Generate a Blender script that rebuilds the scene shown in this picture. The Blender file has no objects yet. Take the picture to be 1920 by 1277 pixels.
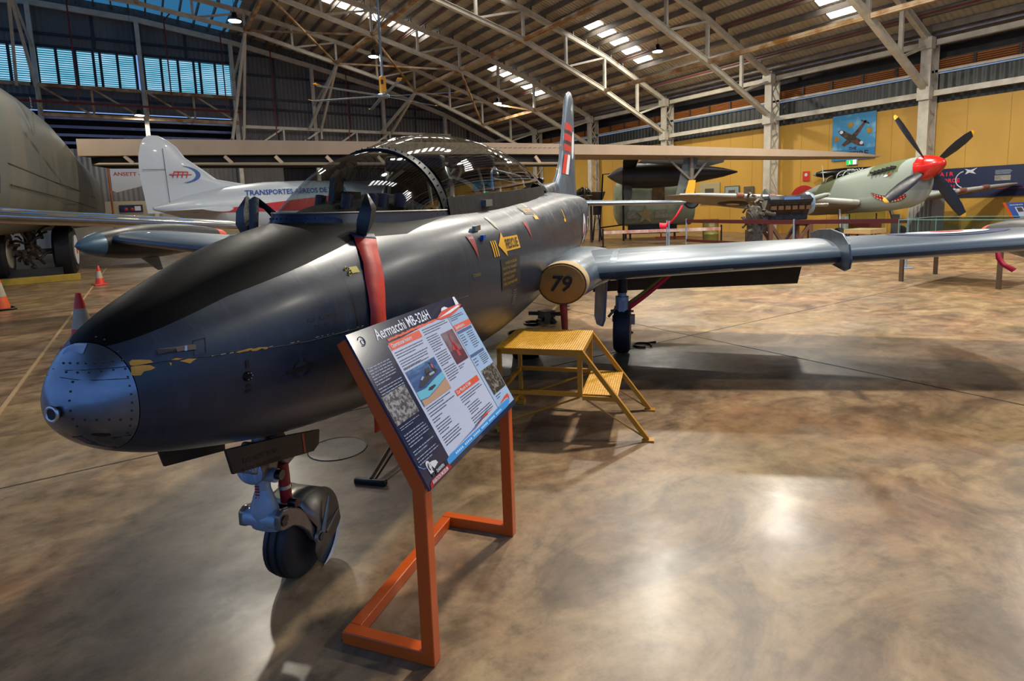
import bpy, bmesh, math, random
from math import cos, pi, radians
def sin(x):
    r = math.sin(x); return 0.0 if abs(r) < 1e-12 else r
from mathutils import Vector as V, Matrix
random.seed(11)
SC = bpy.context.scene
COL = SC.collection

# ------------------------------------------------------------------ mesh builder
def frame(ax, ref=(0, 0, 1)):
    ax = V(ax).normalized(); ref = V(ref)
    if abs(ax.dot(ref.normalized())) > .98: ref = V((1, 0, 0)) if abs(ax.x) < .9 else V((0, 1, 0))
    u = ref.cross(ax).normalized(); v = ax.cross(u).normalized()
    return ax, u, v

class MB:
    def __init__(s): s.v = []; s.f = []; s.mi = []; s.m = 0
    def add(s, vs, fs):
        b = len(s.v); s.v += [tuple(p) for p in vs]
        for f in fs: s.f.append([b + i for i in f]); s.mi.append(s.m)
        return s
    def box(s, c, d, rz=0):
        c = V(c); R = Matrix.Rotation(rz, 3, 'Z')
        vs = [c + R @ V((x*d[0]/2, y*d[1]/2, z*d[2]/2)) for z in (-1, 1) for x, y in ((-1,-1),(1,-1),(1,1),(-1,1))]
        return s.add(vs, [(3,2,1,0),(4,5,6,7),(0,1,5,4),(1,2,6,5),(2,3,7,6),(3,0,4,7)])
    def bar(s, p, q, w, h=None, up=(0, 0, 1)):
        p = V(p); q = V(q); h = h or w
        ax, u, v = frame(q - p, up); u = u*w/2; v = v*h/2
        vs = [p-u-v, p+u-v, p+u+v, p-u+v, q-u-v, q+u-v, q+u+v, q-u+v]
        return s.add(vs, [(3,2,1,0),(4,5,6,7),(0,1,5,4),(1,2,6,5),(2,3,7,6),(3,0,4,7)])
    def loft(s, rings, cap0=True, cap1=True, closed=True):
        n = len(rings[0]); b = len(s.v)
        vs = [p for r in rings for p in r]; fs = []
        for i in range(len(rings)-1):
            for j in range(n if closed else n-1):
                k = (j+1) % n; fs.append((i*n+j, i*n+k, (i+1)*n+k, (i+1)*n+j))
        if closed and cap0: fs.append(tuple(range(n-1, -1, -1)))
        if closed and cap1: fs.append(tuple((len(rings)-1)*n + j for j in range(n)))
        return s.add(vs, fs)
    def tube(s, pts, r, n=8, cap=True):
        pts = [V(p) for p in pts]; m = len(pts)
        rs = r if isinstance(r, (list, tuple)) else [r]*m
        rings = []; u = None
        for i, p in enumerate(pts):
            t = (pts[min(i+1, m-1)] - pts[max(i-1, 0)]).normalized()
            if u is None: _, u, _ = frame(t)
            u = (u - t*u.dot(t)).normalized(); w = t.cross(u)
            rings.append([p + (u*cos(2*pi*k/n) + w*sin(2*pi*k/n))*rs[i] for k in range(n)])
        return s.loft(rings, cap, cap)
    def cyl(s, p, q, r, r2=None, n=20): return s.tube([p, q], [r, r if r2 is None else r2], n)
    def lathe(s, prof, o, ax, n=24, sq=(1, 1), ref=(0, 0, 1)):
        o = V(o); ax, u, v = frame(ax, ref)
        return s.loft([[o + ax*t + (u*cos(2*pi*k/n)*sq[0] + v*sin(2*pi*k/n)*sq[1])*max(r, 1e-4) for k in range(n)] for t, r in prof])
    def torus(s, o, ax, R, r, n=28, m=10, a0=0, a1=2*pi):
        o = V(o); ax, u, v = frame(ax); full = abs(a1-a0-2*pi) < 1e-6; rings = []
        for i in range(n + (0 if full else 1)):
            a = a0 + (a1-a0)*i/n; d = u*cos(a) + v*sin(a)
            rings.append([o + d*R + (d*cos(2*pi*k/m) + ax*sin(2*pi*k/m))*r for k in range(m)])
        if full: rings.append(rings[0])
        return s.loft(rings, not full, not full)
    def prism(s, poly, o, u, v, w):
        o, u, v, w = V(o), V(u), V(v), V(w); n = len(poly)
        a = [o + u*x + v*y for x, y in poly]
        return s.loft([a, [p + w for p in a]])
    def poly(s, pts): return s.add(pts, [tuple(range(len(pts)))])
    def quad(s, a, b, c, d): return s.add([a, b, c, d], [(0, 1, 2, 3)])
    def strip(s, a, b):
        n = len(a); return s.add(list(a)+list(b), [(i, i+1, n+i+1, n+i) for i in range(n-1)])
    def sphere(s, c, r, n=14, m=8, sc=(1, 1, 1)):
        c = V(c); rings = [[c + V((r*sc[0]*sin(pi*i/m)*cos(2*pi*k/n), r*sc[1]*sin(pi*i/m)*sin(2*pi*k/n), r*sc[2]*cos(pi*i/m))) if 0 < i < m else c + V((1e-4*cos(2*pi*k/n), 1e-4*sin(2*pi*k/n), r*sc[2]*cos(pi*i/m))) for k in range(n)] for i in range(m+1)]
        return s.loft(rings)
    def text(s, body, size, mp, align='CENTER', bold=0, cond=1, shear=0):
        cu = bpy.data.curves.new('t', 'FONT'); cu.body = body; cu.size = size; cu.align_x = align; cu.align_y = 'CENTER'
        cu.offset = bold*size; cu.shear = shear; cu.resolution_u = 2
        ob = bpy.data.objects.new('t', cu); me = ob.to_mesh()
        vs = [mp(p.co.x*cond, p.co.y) for p in me.vertices]; fs = [tuple(p.vertices) for p in me.polygons]
        ob.to_mesh_clear(); bpy.data.objects.remove(ob); bpy.data.curves.remove(cu)
        return s.add(vs, fs)
    def build(s, name, mat, parent=None, smooth=True, angle=38, bevel=0, flip=True):
        me = bpy.data.meshes.new(name); me.from_pydata(s.v, [], s.f)
        ms = mat if isinstance(mat, (list, tuple)) else [mat]
        for m in ms: me.materials.append(m)
        me.polygons.foreach_set('material_index', s.mi)
        if flip:
            bm = bmesh.new(); bm.from_mesh(me); bmesh.ops.recalc_face_normals(bm, faces=bm.faces); bm.to_mesh(me); bm.free()
        if smooth:
            me.polygons.foreach_set('use_smooth', [True]*len(me.polygons)); me.set_sharp_from_angle(angle=radians(angle))
        me.update()
        o = bpy.data.objects.new(name, me); COL.objects.link(o)
        if parent: o.parent = parent
        if bevel:
            b = o.modifiers.new('bevel', 'BEVEL'); b.width = bevel; b.segments = 2; b.limit_method = 'ANGLE'
        return o

def absorb(o, mb, m, smooth=False):
    """surface pattern (rivets, print, wear) becomes part of the mesh it lies on, under its own material slot"""
    me = o.data; me.materials.append(m); k = len(me.materials)-1
    bm = bmesh.new(); bm.from_mesh(me); vs = [bm.verts.new(p) for p in mb.v]
    for f in mb.f:
        try: q = bm.faces.new([vs[i] for i in f]); q.material_index = k; q.smooth = smooth
        except ValueError: pass
    bm.to_mesh(me); bm.free(); me.update(); return o

def tag(o, label=None, cat=None, group=None, kind=None):
    if label: o['label'] = label
    if cat: o['category'] = cat
    if group: o['group'] = group
    if kind: o['kind'] = kind
    return o
def thing(name, label, cat, loc=(0, 0, 0), rz=0, group=None):
    o = bpy.data.objects.new(name, None); COL.objects.link(o); o.empty_display_size = .2
    o.location = loc; o.rotation_euler = (0, 0, rz)
    return tag(o, label, cat, group)
def struct(mb, name, mat, parent=None, **k):
    o = mb.build(name, mat, parent, **k)
    if not parent: o['kind'] = 'structure'
    return o
def dup(root, loc, rz, label, group=None):
    r = root.copy(); COL.objects.link(r); r.location = loc; r.rotation_euler = (0, 0, rz); r['label'] = label
    if group: r['group'] = group
    for ch in list(root.children):
        c = ch.copy(); COL.objects.link(c); c.parent = r
        for g in ch.children:
            d = g.copy(); COL.objects.link(d); d.parent = c
    return r

# ------------------------------------------------------------------ materials
def lin(h):
    h = h.lstrip('#'); c = [int(h[i:i+2], 16)/255 for i in (0, 2, 4)]
    return tuple(x/12.92 if x <= .04045 else ((x+.055)/1.055)**2.4 for x in c) + (1,)
class NT:
    def __init__(s, name):
        s.m = bpy.data.materials.new(name); s.m.use_nodes = True; s.t = s.m.node_tree
        s.p = s.t.nodes['Principled BSDF']; s.out = s.t.nodes['Material Output']
    def n(s, ty, **k):
        x = s.t.nodes.new(ty)
        for a, b in k.items(): setattr(x, a, b)
        return x
    def l(s, a, b): s.t.links.new(a, b)
    def co(s, scale=(1, 1, 1), rot=(0, 0, 0), space='Object'):
        tc = s.n('ShaderNodeTexCoord'); mp = s.n('ShaderNodeMapping'); mp.inputs['Scale'].default_value = scale; mp.inputs['Rotation'].default_value = rot
        s.l(tc.outputs[space], mp.inputs['Vector']); return mp.outputs['Vector']
    def noise(s, vec, scale, detail=4, rough=.55, dist=0):
        x = s.n('ShaderNodeTexNoise'); x.inputs['Scale'].default_value = scale; x.inputs['Detail'].default_value = detail
        x.inputs['Roughness'].default_value = rough; x.inputs['Distortion'].default_value = dist
        if vec: s.l(vec, x.inputs['Vector'])
        return x.outputs['Fac']
    def ramp(s, fac, stops):
        x = s.n('ShaderNodeValToRGB'); e = x.color_ramp.elements
        while len(e) < len(stops): e.new(.5)
        for a, (p, c) in zip(e, stops): a.position = p; a.color = lin(c) if isinstance(c, str) else (c, c, c, 1)
        s.l(fac, x.inputs['Fac']); return x.outputs['Color']
    def mix(s, fac, a, b, mode='MIX'):
        x = s.n('ShaderNodeMix', data_type='RGBA', blend_type=mode)
        for i, q in ((0, fac), (6, a), (7, b)):
            if isinstance(q, (int, float)): x.inputs[i].default_value = q
            elif isinstance(q, str): x.inputs[i].default_value = lin(q)
            else: s.l(q, x.inputs[i])
        return x.outputs[2]
    def math(s, op, a, b=0, clamp=False):
        x = s.n('ShaderNodeMath', operation=op, use_clamp=clamp)
        for i, q in ((0, a), (1, b)):
            if isinstance(q, (int, float)): x.inputs[i].default_value = q
            else: s.l(q, x.inputs[i])
        return x.outputs[0]
    def bump(s, h, strength=.3, dist=.01):
        x = s.n('ShaderNodeBump'); x.inputs['Strength'].default_value = strength; x.inputs['Distance'].default_value = dist
        s.l(h, x.inputs['Height']); s.l(x.outputs['Normal'], s.p.inputs['Normal'])
    def set(s, **k):
        nm = dict(col='Base Color', rough='Roughness', metal='Metallic', coat='Coat Weight', coatr='Coat Roughness', ec='Emission Color', es='Emission Strength', spec='Specular IOR Level', trans='Transmission Weight', alpha='Alpha', sheen='Sheen Weight', ior='IOR')
        for a, b in k.items():
            i = s.p.inputs[nm[a]]
            if isinstance(b, str): i.default_value = lin(b)
            elif isinstance(b, (int, float)): i.default_value = b
            else: s.l(b, i)
        return s
def mat(name, c, rough=.5, metal=0, var=.25, sc=6, stretch=(1, 1, 1), c2=None, bump=0, bsc=40, coat=0, thr=None, emis=0, spec=None):
    """painted / bare surface with blotchy wear: c is broken up towards c2 (or a darker c)"""
    t = NT(name); v = t.co(stretch); n = t.noise(v, sc, 5, .6)
    f = t.ramp(n, [(thr[0], 0.), (thr[1], 1.)]) if thr else t.ramp(n, [(.3, 0.), (.75, 1.)])
    if c2 is None:
        a = lin(c)
        d = t.n('ShaderNodeRGB'); d.outputs[0].default_value = tuple(x*(1-var) for x in a[:3]) + (1,)
        colr = t.mix(f, c, d.outputs[0])
    else: colr = t.mix(f, c, c2)
    r2 = t.ramp(n, [(.3, max(rough-.08, .02)), (.8, min(rough+.1, 1.))])
    t.set(col=colr, rough=r2, metal=metal, coat=coat)
    if spec is not None: t.set(spec=spec)
    if emis: t.set(ec=colr, es=emis)
    if bump: t.bump(t.noise(v, bsc, 4), bump, .01)
    return t.m
def flat(name, c, rough=.5, metal=0, emis=0, coat=0):
    t = NT(name); t.set(col=c, rough=rough, metal=metal, coat=coat)
    if emis: t.set(ec=c, es=emis)
    return t.m
def thin_glass(name, tint, refl=.02, boost=1.0):
    t = NT(name); t.t.nodes.remove(t.p)
    tr = t.n('ShaderNodeBsdfTransparent'); tr.inputs[0].default_value = lin(tint)
    gl = t.n('ShaderNodeBsdfGlossy'); gl.inputs['Roughness'].default_value = refl; gl.inputs[0].default_value = (boost, boost, boost, 1)
    lw = t.n('ShaderNodeLayerWeight'); lw.inputs[0].default_value = .5
    fr = t.math('ADD', t.math('MULTIPLY', t.math('POWER', lw.outputs['Facing'], 3.5), .55*boost), .035, True)
    mx = t.n('ShaderNodeMixShader'); t.l(fr, mx.inputs[0]); t.l(tr.outputs[0], mx.inputs[1]); t.l(gl.outputs[0], mx.inputs[2])
    t.l(mx.outputs[0], t.out.inputs[0]); return t.m
def corrug(name, c, axis, pitch=.076, c2=None, rough=.45, metal=.3, sc=.6, strength=.6, depth=.02, thr=None):
    """corrugated sheet: ribs along one axis as bump, with large stains"""
    t = NT(name); tc = t.n('ShaderNodeTexCoord'); sx = t.n('ShaderNodeSeparateXYZ'); t.l(tc.outputs['Object'], sx.inputs[0])
    w = t.math('SINE', t.math('MULTIPLY', sx.outputs[axis], 2*pi/pitch))
    n = t.noise(t.co((1, 1, .35)), sc, 5, .65); f = t.ramp(n, [(thr[0] if thr else .35, 0.), (thr[1] if thr else .7, 1.)])
    t.set(col=t.mix(f, c, c2 or c), rough=rough, metal=metal); t.bump(w, strength, depth)
    return t.m
# ------------------------------------------------------------------ camera: 20 mm lens, 1.6 m above the hall floor, turned to the right and slightly down
cam = bpy.data.cameras.new('camera'); cam_o = bpy.data.objects.new('camera', cam); COL.objects.link(cam_o); SC.camera = cam_o
cam.sensor_width = 36; cam.sensor_fit = 'HORIZONTAL'; cam.lens = 36*1068.45/1920
cam.shift_y = -(638.5-523.46)/1920; cam.clip_start = .05; cam.clip_end = 300
yaw, pit, rol = radians(32.65), radians(7.132), radians(1.972)
F = V((sin(yaw)*cos(pit), cos(yaw)*cos(pit), -sin(pit))); r0 = V((cos(yaw), -sin(yaw), 0)); d0 = F.cross(r0)
R_ = r0*cos(rol) + d0*sin(rol); D_ = -r0*sin(rol) + d0*cos(rol)
cam_o.matrix_world = Matrix(((R_.x, -D_.x, -F.x, 0), (R_.y, -D_.y, -F.y, 0), (R_.z, -D_.z, -F.z, 1.6), (0, 0, 0, 1)))

# ------------------------------------------------------------------ setting materials
def floor_mat():
    t = NT('sealed_concrete'); v = t.co()
    big = t.noise(v, .35, 4, .6, .6); mid = t.noise(t.co((1, 1.6, 1)), 1.3, 6, .65, 1.2); fine = t.noise(v, 7, 8, .75)
    c = t.ramp(mid, [(.25, '#463424'), (.42, '#6A523A'), (.55, '#8A7051'), (.68, '#A08763'), (.85, '#B59E7A')])
    pink = t.ramp(t.noise(t.co((1, 1, 1), (0, 0, .6)), .8, 4, .6, .8), [(.5, 0.), (.72, .55)])
    c = t.mix(pink, c, '#A5734F')
    ol = t.ramp(big, [(.46, 0.), (.7, .5)]); c = t.mix(ol, c, '#8C7A48')
    gr = t.ramp(t.noise(t.co((1, 1, 1), (0, 0, 1.3)), .5, 5, .65, .5), [(.52, 0.), (.72, .65)]); c = t.mix(gr, c, '#7F7468')
    sp = t.ramp(fine, [(.34, .55), (.5, .92), (.68, 1.15)]); c = t.mix(1.0, c, sp, 'MULTIPLY')
    dots = t.n('ShaderNodeTexVoronoi'); dots.inputs['Scale'].default_value = 7; dk = t.ramp(dots.outputs['Distance'], [(.015, .45), (.05, 1.)]); c = t.mix(1.0, c, dk, 'MULTIPLY')
    r = t.ramp(t.noise(v, 2.2, 6, .7), [(.3, .30), (.75, .52)])
    t.set(col=c, rough=r, spec=.4, coat=.12, coatr=.2); t.bump(t.noise(v, 14, 6, .7), .12, .004)
    return t.m
M = {}
M['floor'] = floor_mat()
M['cream'] = mat('cream_steel', '#CFC7B2', .5, 0, .35, 2.5)
M['rust'] = mat('rusting_cream_steel', '#B39A74', .6, 0, sc=1.4, c2='#8A5A1E', thr=(.42, .6))
M['rust2'] = mat('rust_orange_steel', '#B9924F', .6, 0, sc=3, c2='#9A5A17')
M['darksteel'] = mat('dark_purlin_steel', '#7A6F60', .5, .1, .4, 2)
M['roof'] = corrug('roof_sheeting', '#C6BEAC', 1, .19, '#94816A', .5, .35, .5, .5, .03, thr=(.45, .8))
M['roofblue'] = flat('translucent_sheet', '#3F8FC8', .4, 0, .45)
M['sky'] = flat('skylight_panel', '#FFFFFF', .4, 0, 14)
M['wallgrey'] = corrug('grey_wall_sheeting', '#6E6A66', 0, .25, '#504D4A', .5, .2, .35, .5, .03)
M['wallgrey2'] = corrug('grey_green_wall_sheeting', '#4C4E49', 1, .25, '#33352F', .5, .2, .5, .5, .03)
M['yellow'] = mat('yellow_painted_panel', '#C79A3E', .6, 0, sc=.5, c2='#B98C36', stretch=(1, 1, .4))
M['creamwall'] = mat('cream_panel', '#A89C82', .6, 0, .12, .7)
M['girt'] = mat('dark_girt_steel', '#2E333A', .5, .2, .3, 2)
M['timber'] = mat('timber_louvre', '#A8672F', .55, 0, sc=2, c2='#8A4F22', stretch=(1, .3, 6))
M['redpipe'] = mat('red_pipe_paint', '#7A2418', .45, 0, .3, 4)
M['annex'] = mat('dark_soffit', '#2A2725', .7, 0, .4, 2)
M['bluewhite'] = flat('purlin_edge_highlight', '#8C93B0', .35, .3)  # bluish highlight along the annex purlins put into their colour
M['joint'] = flat('floor_joint', '#3A2E22', .7)
M['tanrope'] = flat('tan_joint_sealant', '#9A7F58', .7)
def win_mat():
    t = NT('louvre_glass'); tc = t.n('ShaderNodeTexCoord'); n = t.noise(t.co((.5, 1, 1.2)), 1.2, 4)
    c = t.ramp(n, [(.3, '#63B4CC'), (.55, '#8CC8E2'), (.8, '#BFE0F2')]); t.set(col=c, rough=.2, ec=c, es=1.15); return t.m
M['winglass'] = win_mat()

# ------------------------------------------------------------------ roof line (polygonal arch) and truss depth
TX = [24.6, 20.1, 15.25, 10.4, 5.6, .8, -4, -8.8, -13.6]
TT = [7.0, 8.9, 10.42, 11.5, 12.45, 13.1, 13.35, 13.1, 12.45]
TB = [5.25, 7.25, 9.1, 10.3, 11.5, 12.15, 12.4, 12.15, 11.5]
def ip(x, xs, ys):
    for i in range(len(xs)-1):
        if xs[i] >= x >= xs[i+1]: return ys[i] + (ys[i+1]-ys[i])*(xs[i]-x)/(xs[i]-xs[i+1])
    return ys[0] + (ys[1]-ys[0])*(xs[0]-x)/(xs[0]-xs[1]) if x > xs[0] else ys[-1]
zt = lambda x: ip(x, TX, TT)
zb = lambda x: ip(x, TX, TB)
COLY = [9.75, 15.95, 22.15, 28.3, 34.4]
ENDY = 40.4

# floor, with the saw-cut joints as thin strips
struct(MB().quad((-40, -25, 0), (45, -25, 0), (45, 60, 0), (-40, 60, 0)), 'floor', M['floor'])
k = 1
for a, b, w, m in [((-14, 4.51), (25, 4.51), .012, 'joint'), ((5.42, -8), (5.42, 40), .014, 'joint'), ((-14, 13.5), (25, 13.5), .012, 'joint'), ((12, -8), (12, 40), .012, 'joint'), ((-1.19, -8), (-1.19, 40), .035, 'tanrope'), ((18.5, -8), (18.5, 40), .012, 'joint'), ((-14, 22.5), (25, 22.5), .012, 'joint')]:
    struct(MB().bar((*a, .001), (*b, .001), w, .003 if m == 'joint' else .012), 'trim_%d' % k, M[m]); k += 1

# end wall: sheeting above, window band, girts
wb = MB(); Y = ENDY
def wq(x0, x1, z0, z1): wb.box(((x0+x1)/2, Y+.04, (z0+z1)/2), (x1-x0, .05, z1-z0))
wq(-16, 5.7, 11.1, 14); wq(-16, 5.7, 7.75, 9.1); wq(-16, 5.7, 2.75, 5.7); wq(5.7, 25.2, 4.9, 14); wq(5.7, 8.2, 2.75, 4.9); wq(17, 25.2, 2.75, 4.9)
struct(wb, 'wall_back', M['wallgrey'])
struct(MB().box((-5.15, Y+.04, 1.375), (21.7, .06, 2.75)).box((7, Y+.04, 1.375), (2.6, .06, 2.75)).box((21, Y+.04, 1.375), (8.4, .06, 2.75)), 'wall_back_lower', M['creamwall'])
g = MB()
for z in (11.75, 10.55, 9.1, 8.45, 6.2, 5.0):
    x0 = 5.8 if z not in (11.75, 8.45) else -14
    x1 = 24.9
    while x1 > 6 and zt(x1)+.2 < z: x1 -= .3
    g.bar((x0, Y-.04, z), (x1, Y-.04, z), .09, .14)
for x in (-6, -1.3, 3.2, 8.1, 12.9, 17.8, 22.2): g.bar((x, Y-.02, 11.2 if x < 5 else 4.9), (x, Y-.02, zt(x)), .1)
struct(g, 'wall_back_girts', M['girt'])
# windows of louvre blades between mullions
wx = [(-13.4, -9.0), (-8.6, -4.2), (-3.9, .55), (.95, 5.55)]
for i, (x0, x1) in enumerate(wx):
    fr = struct(MB().bar((x0, Y-.03, 11.1), (x1, Y-.03, 11.1), .12, .16).bar((x0, Y-.03, 9.1), (x1, Y-.03, 9.1), .12, .12), 'window_%d' % (i+1), M['girt']); fr['kind'] = 'structure'
    mu = MB(); w = x1-x0
    for q in (0, .19, .38, .56, .63, .81, 1): mu.bar((x0+w*q, Y-.04, 9.1), (x0+w*q, Y-.04, 11.1), .13, .12, (0, 1, 0))
    mu.build('window_mullions', M['girt'], fr)
    gl = MB(); sl = MB()
    for z in range(17):
        zz = 9.13 + z*.1165
        gl.quad((x0, Y+.05, zz), (x1, Y+.05, zz), (x1, Y+.0, zz+.1), (x0, Y+.0, zz+.1)); sl.bar((x0, Y-.01, zz+.105), (x1, Y-.01, zz+.105), .05, .036)
    gl.build('louvre_glass', M['winglass'], fr, smooth=False); sl.build('louvre_edges', M['girt'], fr)
# lean-to seen through the openings under the girder
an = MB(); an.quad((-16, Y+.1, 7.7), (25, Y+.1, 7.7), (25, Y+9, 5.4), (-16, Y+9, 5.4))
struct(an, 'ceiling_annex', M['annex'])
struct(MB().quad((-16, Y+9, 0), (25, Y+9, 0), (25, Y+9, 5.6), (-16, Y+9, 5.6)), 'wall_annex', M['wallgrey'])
pp = MB()
for kx in range(7): pp.bar((-16, Y+.6+kx*1.25, 7.45-kx*.32), (25, Y+.6+kx*1.25, 7.45-kx*.32), .08, .16)
struct(pp, 'ceiling_annex_purlins', M['bluewhite'])

# right wall
X = 25.0
struct(MB().box((X+.06, 16, 2.45), (.1, 50, 4.9)), 'wall_right', M['yellow'])
struct(MB().box((X+.1, 16, 5.42), (.1, 50, 1.04)), 'wall_right_upper', M['wallgrey2'])
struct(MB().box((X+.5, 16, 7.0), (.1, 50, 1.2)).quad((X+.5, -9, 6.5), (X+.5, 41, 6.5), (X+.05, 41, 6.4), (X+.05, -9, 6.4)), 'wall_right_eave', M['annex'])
sj = MB()
for y in [v*1.22-6 for v in range(38)]: sj.box((X+.008, y, 2.45), (.006, .012, 4.88))
struct(sj, 'trim_20', mat('panel_joint', '#A57C2B', .6))
# yellow-painted panels end in dark sheeting with a white scalloped flashing
struct(MB().box((X+.03, 16, 5.93), (.06, 50, .02)), 'trim_21', flat('flashing_white', '#8F8C80', .6))
struct(MB().box((X-.02, 16, 6.02), (.16, 50, .09)), 'trim_22', M['cream'])
bands = [-9] + COLY + [ENDY]
COLY2 = [-2.65, 3.55] + COLY
for i, (y0, y1) in enumerate(zip(COLY2, COLY2[1:]+[ENDY])):
    fr = MB(); n = 5
    for q in range(n+1): fr.box((X-.01, y0+(y1-y0)*q/n, 6.23), (.1, .09, .4))
    fr.box((X+.2, (y0+y1)/2, 6.25), (.02, y1-y0, .5))
    w_ = struct(fr, 'window_%d' % (10+i), mat('louvre_post', '#4A3A2A', .6)); bl = MB()
    for z in range(5): bl.bar((X+.03, y0, 6.1+z*.075), (X+.03, y1, 6.1+z*.075), .07, .05, (-.35, 0, 1))
    bl.build('timber_blades', M['timber'], w_)
# long beams on the right wall
for i, (y0, y1) in enumerate(zip(COLY2, COLY2[1:]+[ENDY])):
    for nm, z, x in (('wall_beam', 5.2, 24.62), ('eave_beam', 6.98, 24.62)):
        struct(MB().bar((x, y0+.2, z), (x, y1-.2, z), .13, .2).bar((x, y0+.2, z-.09), (x, y1-.2, z-.09), .2, .02), nm, M['cream'])
struct(MB().tube([(24.75, -8, 7.28), (24.75, 40, 7.28)], .07), 'eave_duct', mat('silver_sarking', '#9A9AB0', .35, .5, sc=3, c2='#6E6C78'))

# laced columns
def column(y):
    c = MB(); x0, x1 = 24.35, 24.95
    c.box((x0, y, 3.5), (.12, .34, 7.0)).box((x1-.02, y, 3.5), (.06, .34, 7.0))
    for s_ in (-1, 1):
        z = .1; k = 0
        while z < 6.6:
            p, q = ((x0+.05, x1-.05), (x1-.05, x0+.05))[k % 2]
            c.bar((p, y+s_*.15, z), (q, y+s_*.15, z+.62), .07, .012, (0, 1, 0)); z += .62; k += 1
    c.box((x0-.02, y, 5.2), (.3, .4, .45)).box((x0-.02, y, 6.95), (.34, .42, .4))
    return struct(c, 'wall_column', M['cream'], bevel=.006)
for y in COLY2: column(y)

# trusses
def truss(y, left=-13.6):
    pts = [x for x in TX if x >= left]
    half = sorted(set(pts + [(a+b)/2 for a, b in zip(pts, pts[1:])]), reverse=True)
    o = struct(MB().add([], []), 'roof_truss', M['cream']) if False else None
    tc = MB()
    for a, b in zip(pts, pts[1:]): tc.bar((a, y, zt(a)), (b, y, zt(b)), .16, .2).bar((a, y, zt(a)+.1), (b, y, zt(b)+.1), .22, .02)
    root = struct(tc, 'roof_truss', M['cream'])
    bc = MB()
    for a, b in zip(pts, pts[1:]): bc.bar((a, y, zb(a)), (b, y, zb(b)), .18, .18).bar((a, y, zb(a)+.08), (b, y, zb(b)+.08), .26, .02)
    bc.build('bottom_chord', M['cream'], root)
    for x in half[1:-1]: MB().bar((x, y, zb(x)), (x, y, zt(x)), .11, .13, (0, 1, 0)).build('vertical_strut', M['cream'], root)
    for i in range(1, len(half)-1, 2):
        MB().bar((half[i], y, zb(half[i])), (half[i-1], y, zt(half[i-1])-.05), .09, .1, (0, 1, 0)).build('diagonal_strut', M['cream'], root)
    return root
for y in COLY: truss(y)
truss(3.55); truss(-2.65)
# rafter and posts of the end wall
er = MB()
for a, b in zip(TX, TX[1:]): er.bar((a, Y-.2, zt(a)-.1), (b, Y-.2, zt(b)-.1), .16, .3)
struct(er, 'end_rafter', M['cream'])
for x in (20.1, 15.25, 10.4, 5.6, .8, -4): struct(MB().bar((x, Y-.3, 0), (x, Y-.3, zt(x)-.2), .22, .26, (0, 1, 0)), 'end_wall_post', M['cream'])
# longitudinal ties through the bottom-chord panel points
for x in TX[1:7]:
    for y0, y1 in zip([-2.65, 3.55]+COLY, COLY2[1:]):
        z = zb(x)-.02
        struct(MB().bar((x, y0+.1, z), (x, y1-.1, z), .16, .1).bar((x-.07, y0+.1, z+.06), (x-.07, y1-.1, z+.06), .05, .1), 'tie_beam', M['rust'])
# roof-plane bracing in the last two bays
for a, b in (((15.25, 34.4), (10.4, 28.3)), ((10.4, 34.4), (15.25, 28.3)), ((20.1, 34.4), (15.25, 28.3)), ((15.25, 34.4), (20.1, 28.3)), ((5.6, 34.4), (10.4, 28.3)), ((10.4, 34.4), (5.6, 28.3))):
    struct(MB().bar((a[0], a[1], zb(a[0])), (b[0], b[1], zb(b[0])), .09), 'wind_brace', M['rust'])
# raking wind columns from the last truss down to the end girder
for x in (-4, 5.6, 10.4, 15.25):
    for dx in (-.5, .25): struct(MB().bar((x, 34.4, zb(x)-.1), (x+dx-.2, 38.9, 7.1 if x > 6 else (5.2 if x > 5 else 8.7)), .13, .16), 'raking_strut', M['cream'])
    struct(MB().bar((x, 34.4, zb(x)-.1), (x, Y-.3, zb(x)-1.5), .1), 'raking_strut', M['cream'])
# horizontal wind girder across the end wall
GY = 39.3
def girder(x0, x1, z0, z1, n, mt, flip=1):
    r = struct(MB().bar((x0, GY, z1), (x1, GY, z1), .16, .18), 'wind_girder', mt)
    MB().bar((x0, GY, z0), (x1, GY, z0), .16, .18).build('bottom_chord', mt, r)
    for i in range(n):
        a = x0+(x1-x0)*i/n; b = x0+(x1-x0)*(i+1)/n
        MB().bar((a, GY, z0), (a, GY, z1), .1, .1, (0, 1, 0)).build('vertical_strut', mt, r)
        MB().bar((a, GY, z1 if flip else z0), (b, GY, z0 if flip else z1), .1, .1, (0, 1, 0)).build('diagonal_strut', mt, r)
for x0, x1 in ((-8.8, -4.2), (-3.9, .65), (.9, 5.6)): girder(x0, x1, 7.35, 8.85, 2, M['rust'])
girder(5.8, 20.1, 5.5, 7.15, 6, M['cream'], 0)
# sprinkler pipes
struct(MB().tube([(-10, 38.9, 7.95), (5.75, 38.9, 7.95), (5.75, 38.9, 6.0), (20, 38.9, 5.9)], .06), 'sprinkler_pipe', M['redpipe'])
for x in (-2.2, 2.1, 4.9, 7.6, 12.2): struct(MB().tube([(x, 38.5, 7.95 if x < 5.7 else 5.95), (x, 38.5, zt(x)-.25), (x+.3, 37.5, zt(x)-.1)], .035), 'sprinkler_drop', M['redpipe'])
for x in (23.3, 20.9, 17.1, 13.0, 8.0): struct(MB().tube([(x, -2, zt(x)+.16), (x, 40, zt(x)+.16)], .03), 'sprinkler_line', M['redpipe'])

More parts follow.
